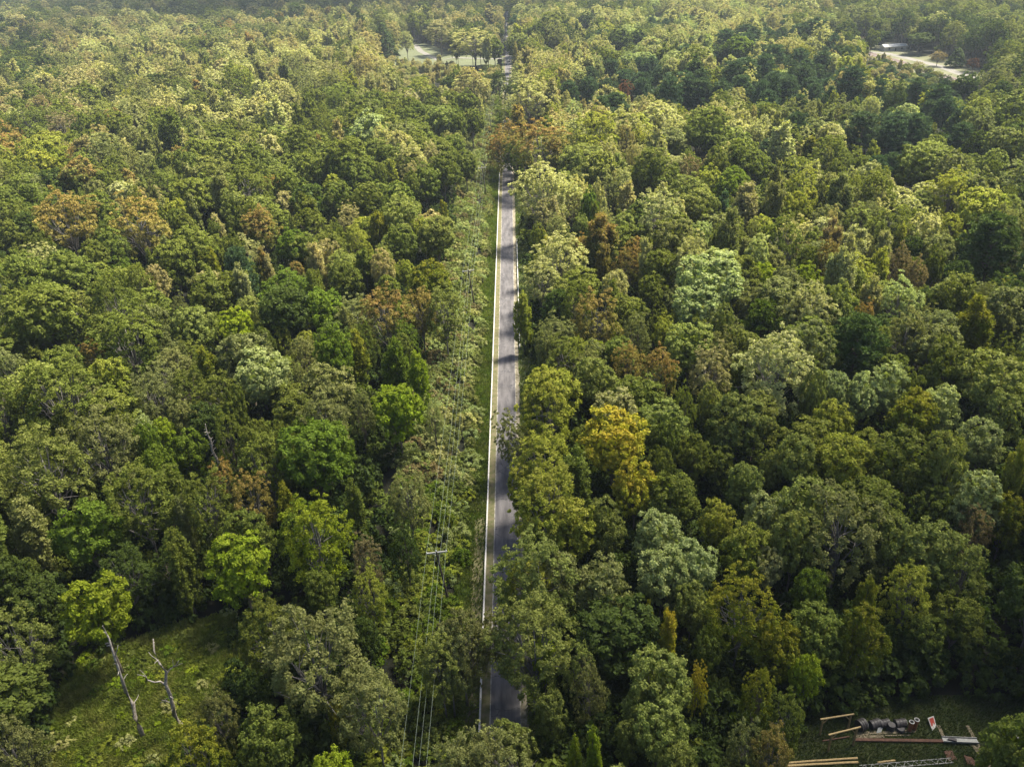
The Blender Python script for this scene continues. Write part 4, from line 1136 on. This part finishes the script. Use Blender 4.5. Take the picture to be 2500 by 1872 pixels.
for (q, L, Wd, H, yaw, m_, lab) in ((OP(1030, 455), 17, 7, 3.0, 0.1, M_ROOF, 'long low pale-roofed house under dark trees beside the far road'), (OP(735, 395), 12, 8, 3.2, 0.2, M_PLANK, 'tan-roofed house half hidden behind trees at the far crossing'),
                                    (OP(2160, 610), 14, 9, 3.2, -0.2, M_ROOF, 'pale-roofed house among trees at the upper right edge')):
    house(q[0], q[1], L, Wd, H, yaw, m_, lab)
def car(x, y, yaw, mat, label):
    e = empty('car', (x, y, 0.06)); e.rotation_euler = (0, 0, yaw); tag(e, label, 'car')
    b = MB(); b.box((0, 0, 0.62), (1.8, 4.5, 0.6)); o = b.build('body', mat, e); bv = o.modifiers.new('bevel', 'BEVEL'); bv.width = 0.15; bv.segments = 3
    b = MB(); v = [(-.82, -1.5, .9), (.82, -1.5, .9), (.82, 1.1, .9), (-.82, 1.1, .9), (-.66, -1.1, 1.45), (.66, -1.1, 1.45), (.66, .5, 1.45), (-.66, .5, 1.45)]
    b.v = v; b.f = [(3, 2, 1, 0), (4, 5, 6, 7), (0, 1, 5, 4), (1, 2, 6, 5), (2, 3, 7, 6), (3, 0, 4, 7)]; b.build('cabin', M_GLASS, e)
    b = MB(); b.box((0, -.3, 1.47), (1.3, 1.6, .05)); b.build('roof', mat, e)
    for sx in (-.85, .85):
        for sy in (-1.4, 1.4):
            b = MB(); b.tube([(sx - .1, sy, .33), (sx + .1, sy, .33)], [.33, .33], 14); b.build('wheel', M_DARKMETAL, e)
q = at(1240, 151); car(q[0] + .6, q[1], 0.0, M_WHITEBOARD, 'small white car stopped on the road at the far crossing')
q = at(1240, 26); car(q[0], q[1], 0.0, M_WHITEBOARD, 'tiny white car at the far end of the road')
q = OP(655, 450); car(q[0], q[1], 1.2, M_RED, 'small red car at the railway crossing')

# ------------------------------------------------------------------ haze
def haze():
    b = MB(); b.box((0, 1550, 46), (6500, 3800, 94))
    m, nt, N, L = new_mat('air')
    out = N.new('ShaderNodeOutputMaterial'); v = N.new('ShaderNodeVolumePrincipled')
    v.inputs['Color'].default_value = (0.78, 0.89, 1.0, 1); v.inputs['Density'].default_value = HAZE; v.inputs['Anisotropy'].default_value = 0.2
    L.new(v.outputs[0], out.inputs['Volume'])
    o = b.build('haze', m); o['kind'] = 'stuff'; o['label'] = 'thin pale haze in the air over the woods'
def shade_cloud(ground, alt, half, dens, seed):
    """one thin puffy cloud added out of view to darken the land round the ground point"""
    g_ = np.random.default_rng(seed)
    d = Vector(ground) + Vector(sv) * (alt / sv.z)
    n, m_ = 40, 22; V, F = [], []
    ph = g_.uniform(0, 6.28, 12)
    for j in range(m_ + 1):
        th = math.pi * j / m_
        for i in range(n):
            a = 2 * math.pi * i / n; u = np.array([math.sin(th) * math.cos(a), math.sin(th) * math.sin(a), math.cos(th)])
            k = 1 + .16 * math.sin(3 * a + ph[0]) * math.sin(th) + .10 * math.sin(5 * a + 3 * th + ph[1]) * math.sin(th) + .07 * math.sin(9 * a + 7 * th + ph[2]) * math.sin(th) + .05 * math.sin(13 * th + 4 * a + ph[3]) * math.sin(th)
            V.append((u[0] * half[0] * k, u[1] * half[1] * k, u[2] * half[2] * k * (1 if u[2] > 0 else .35)))
    for j in range(m_):
        for i in range(n):
            F.append((j * n + i, (j + 1) * n + i, (j + 1) * n + (i + 1) % n, j * n + (i + 1) % n))
    b = MB(); b.v = V; b.f = F
    m, nt, N, L = new_mat('shade_cloud_vapour'); out = N.new('ShaderNodeOutputMaterial'); v = N.new('ShaderNodeVolumePrincipled')
    v.inputs['Color'].default_value = (1, 1, 1, 1); v.inputs['Density'].default_value = dens; v.inputs['Anisotropy'].default_value = 0.5
    L.new(v.outputs[0], out.inputs['Volume'])
    o = b.build('shade_cloud', m, None, True); o.location = d; o['kind'] = 'structure'
shade_cloud((30, 30, 0), 620, (260, 120, 60), 0.013, 1)  # unseen, added to darken the foreground
shade_cloud((120, 55, 0), 560, (95, 75, 40), 0.026, 2)  # unseen, added to dim the yard corner further
shade_cloud((-30, 1230, 0), 700, (700, 260, 80), 0.04, 3)  # unseen, added to darken the farthest band of woods
q = at(60, 150); shade_cloud((q[0] - 40, q[1], 0), 600, (110, 110, 45), 0.02, 4)  # unseen, added to shade the patch at upper left
HAZE = 0.00010
haze()
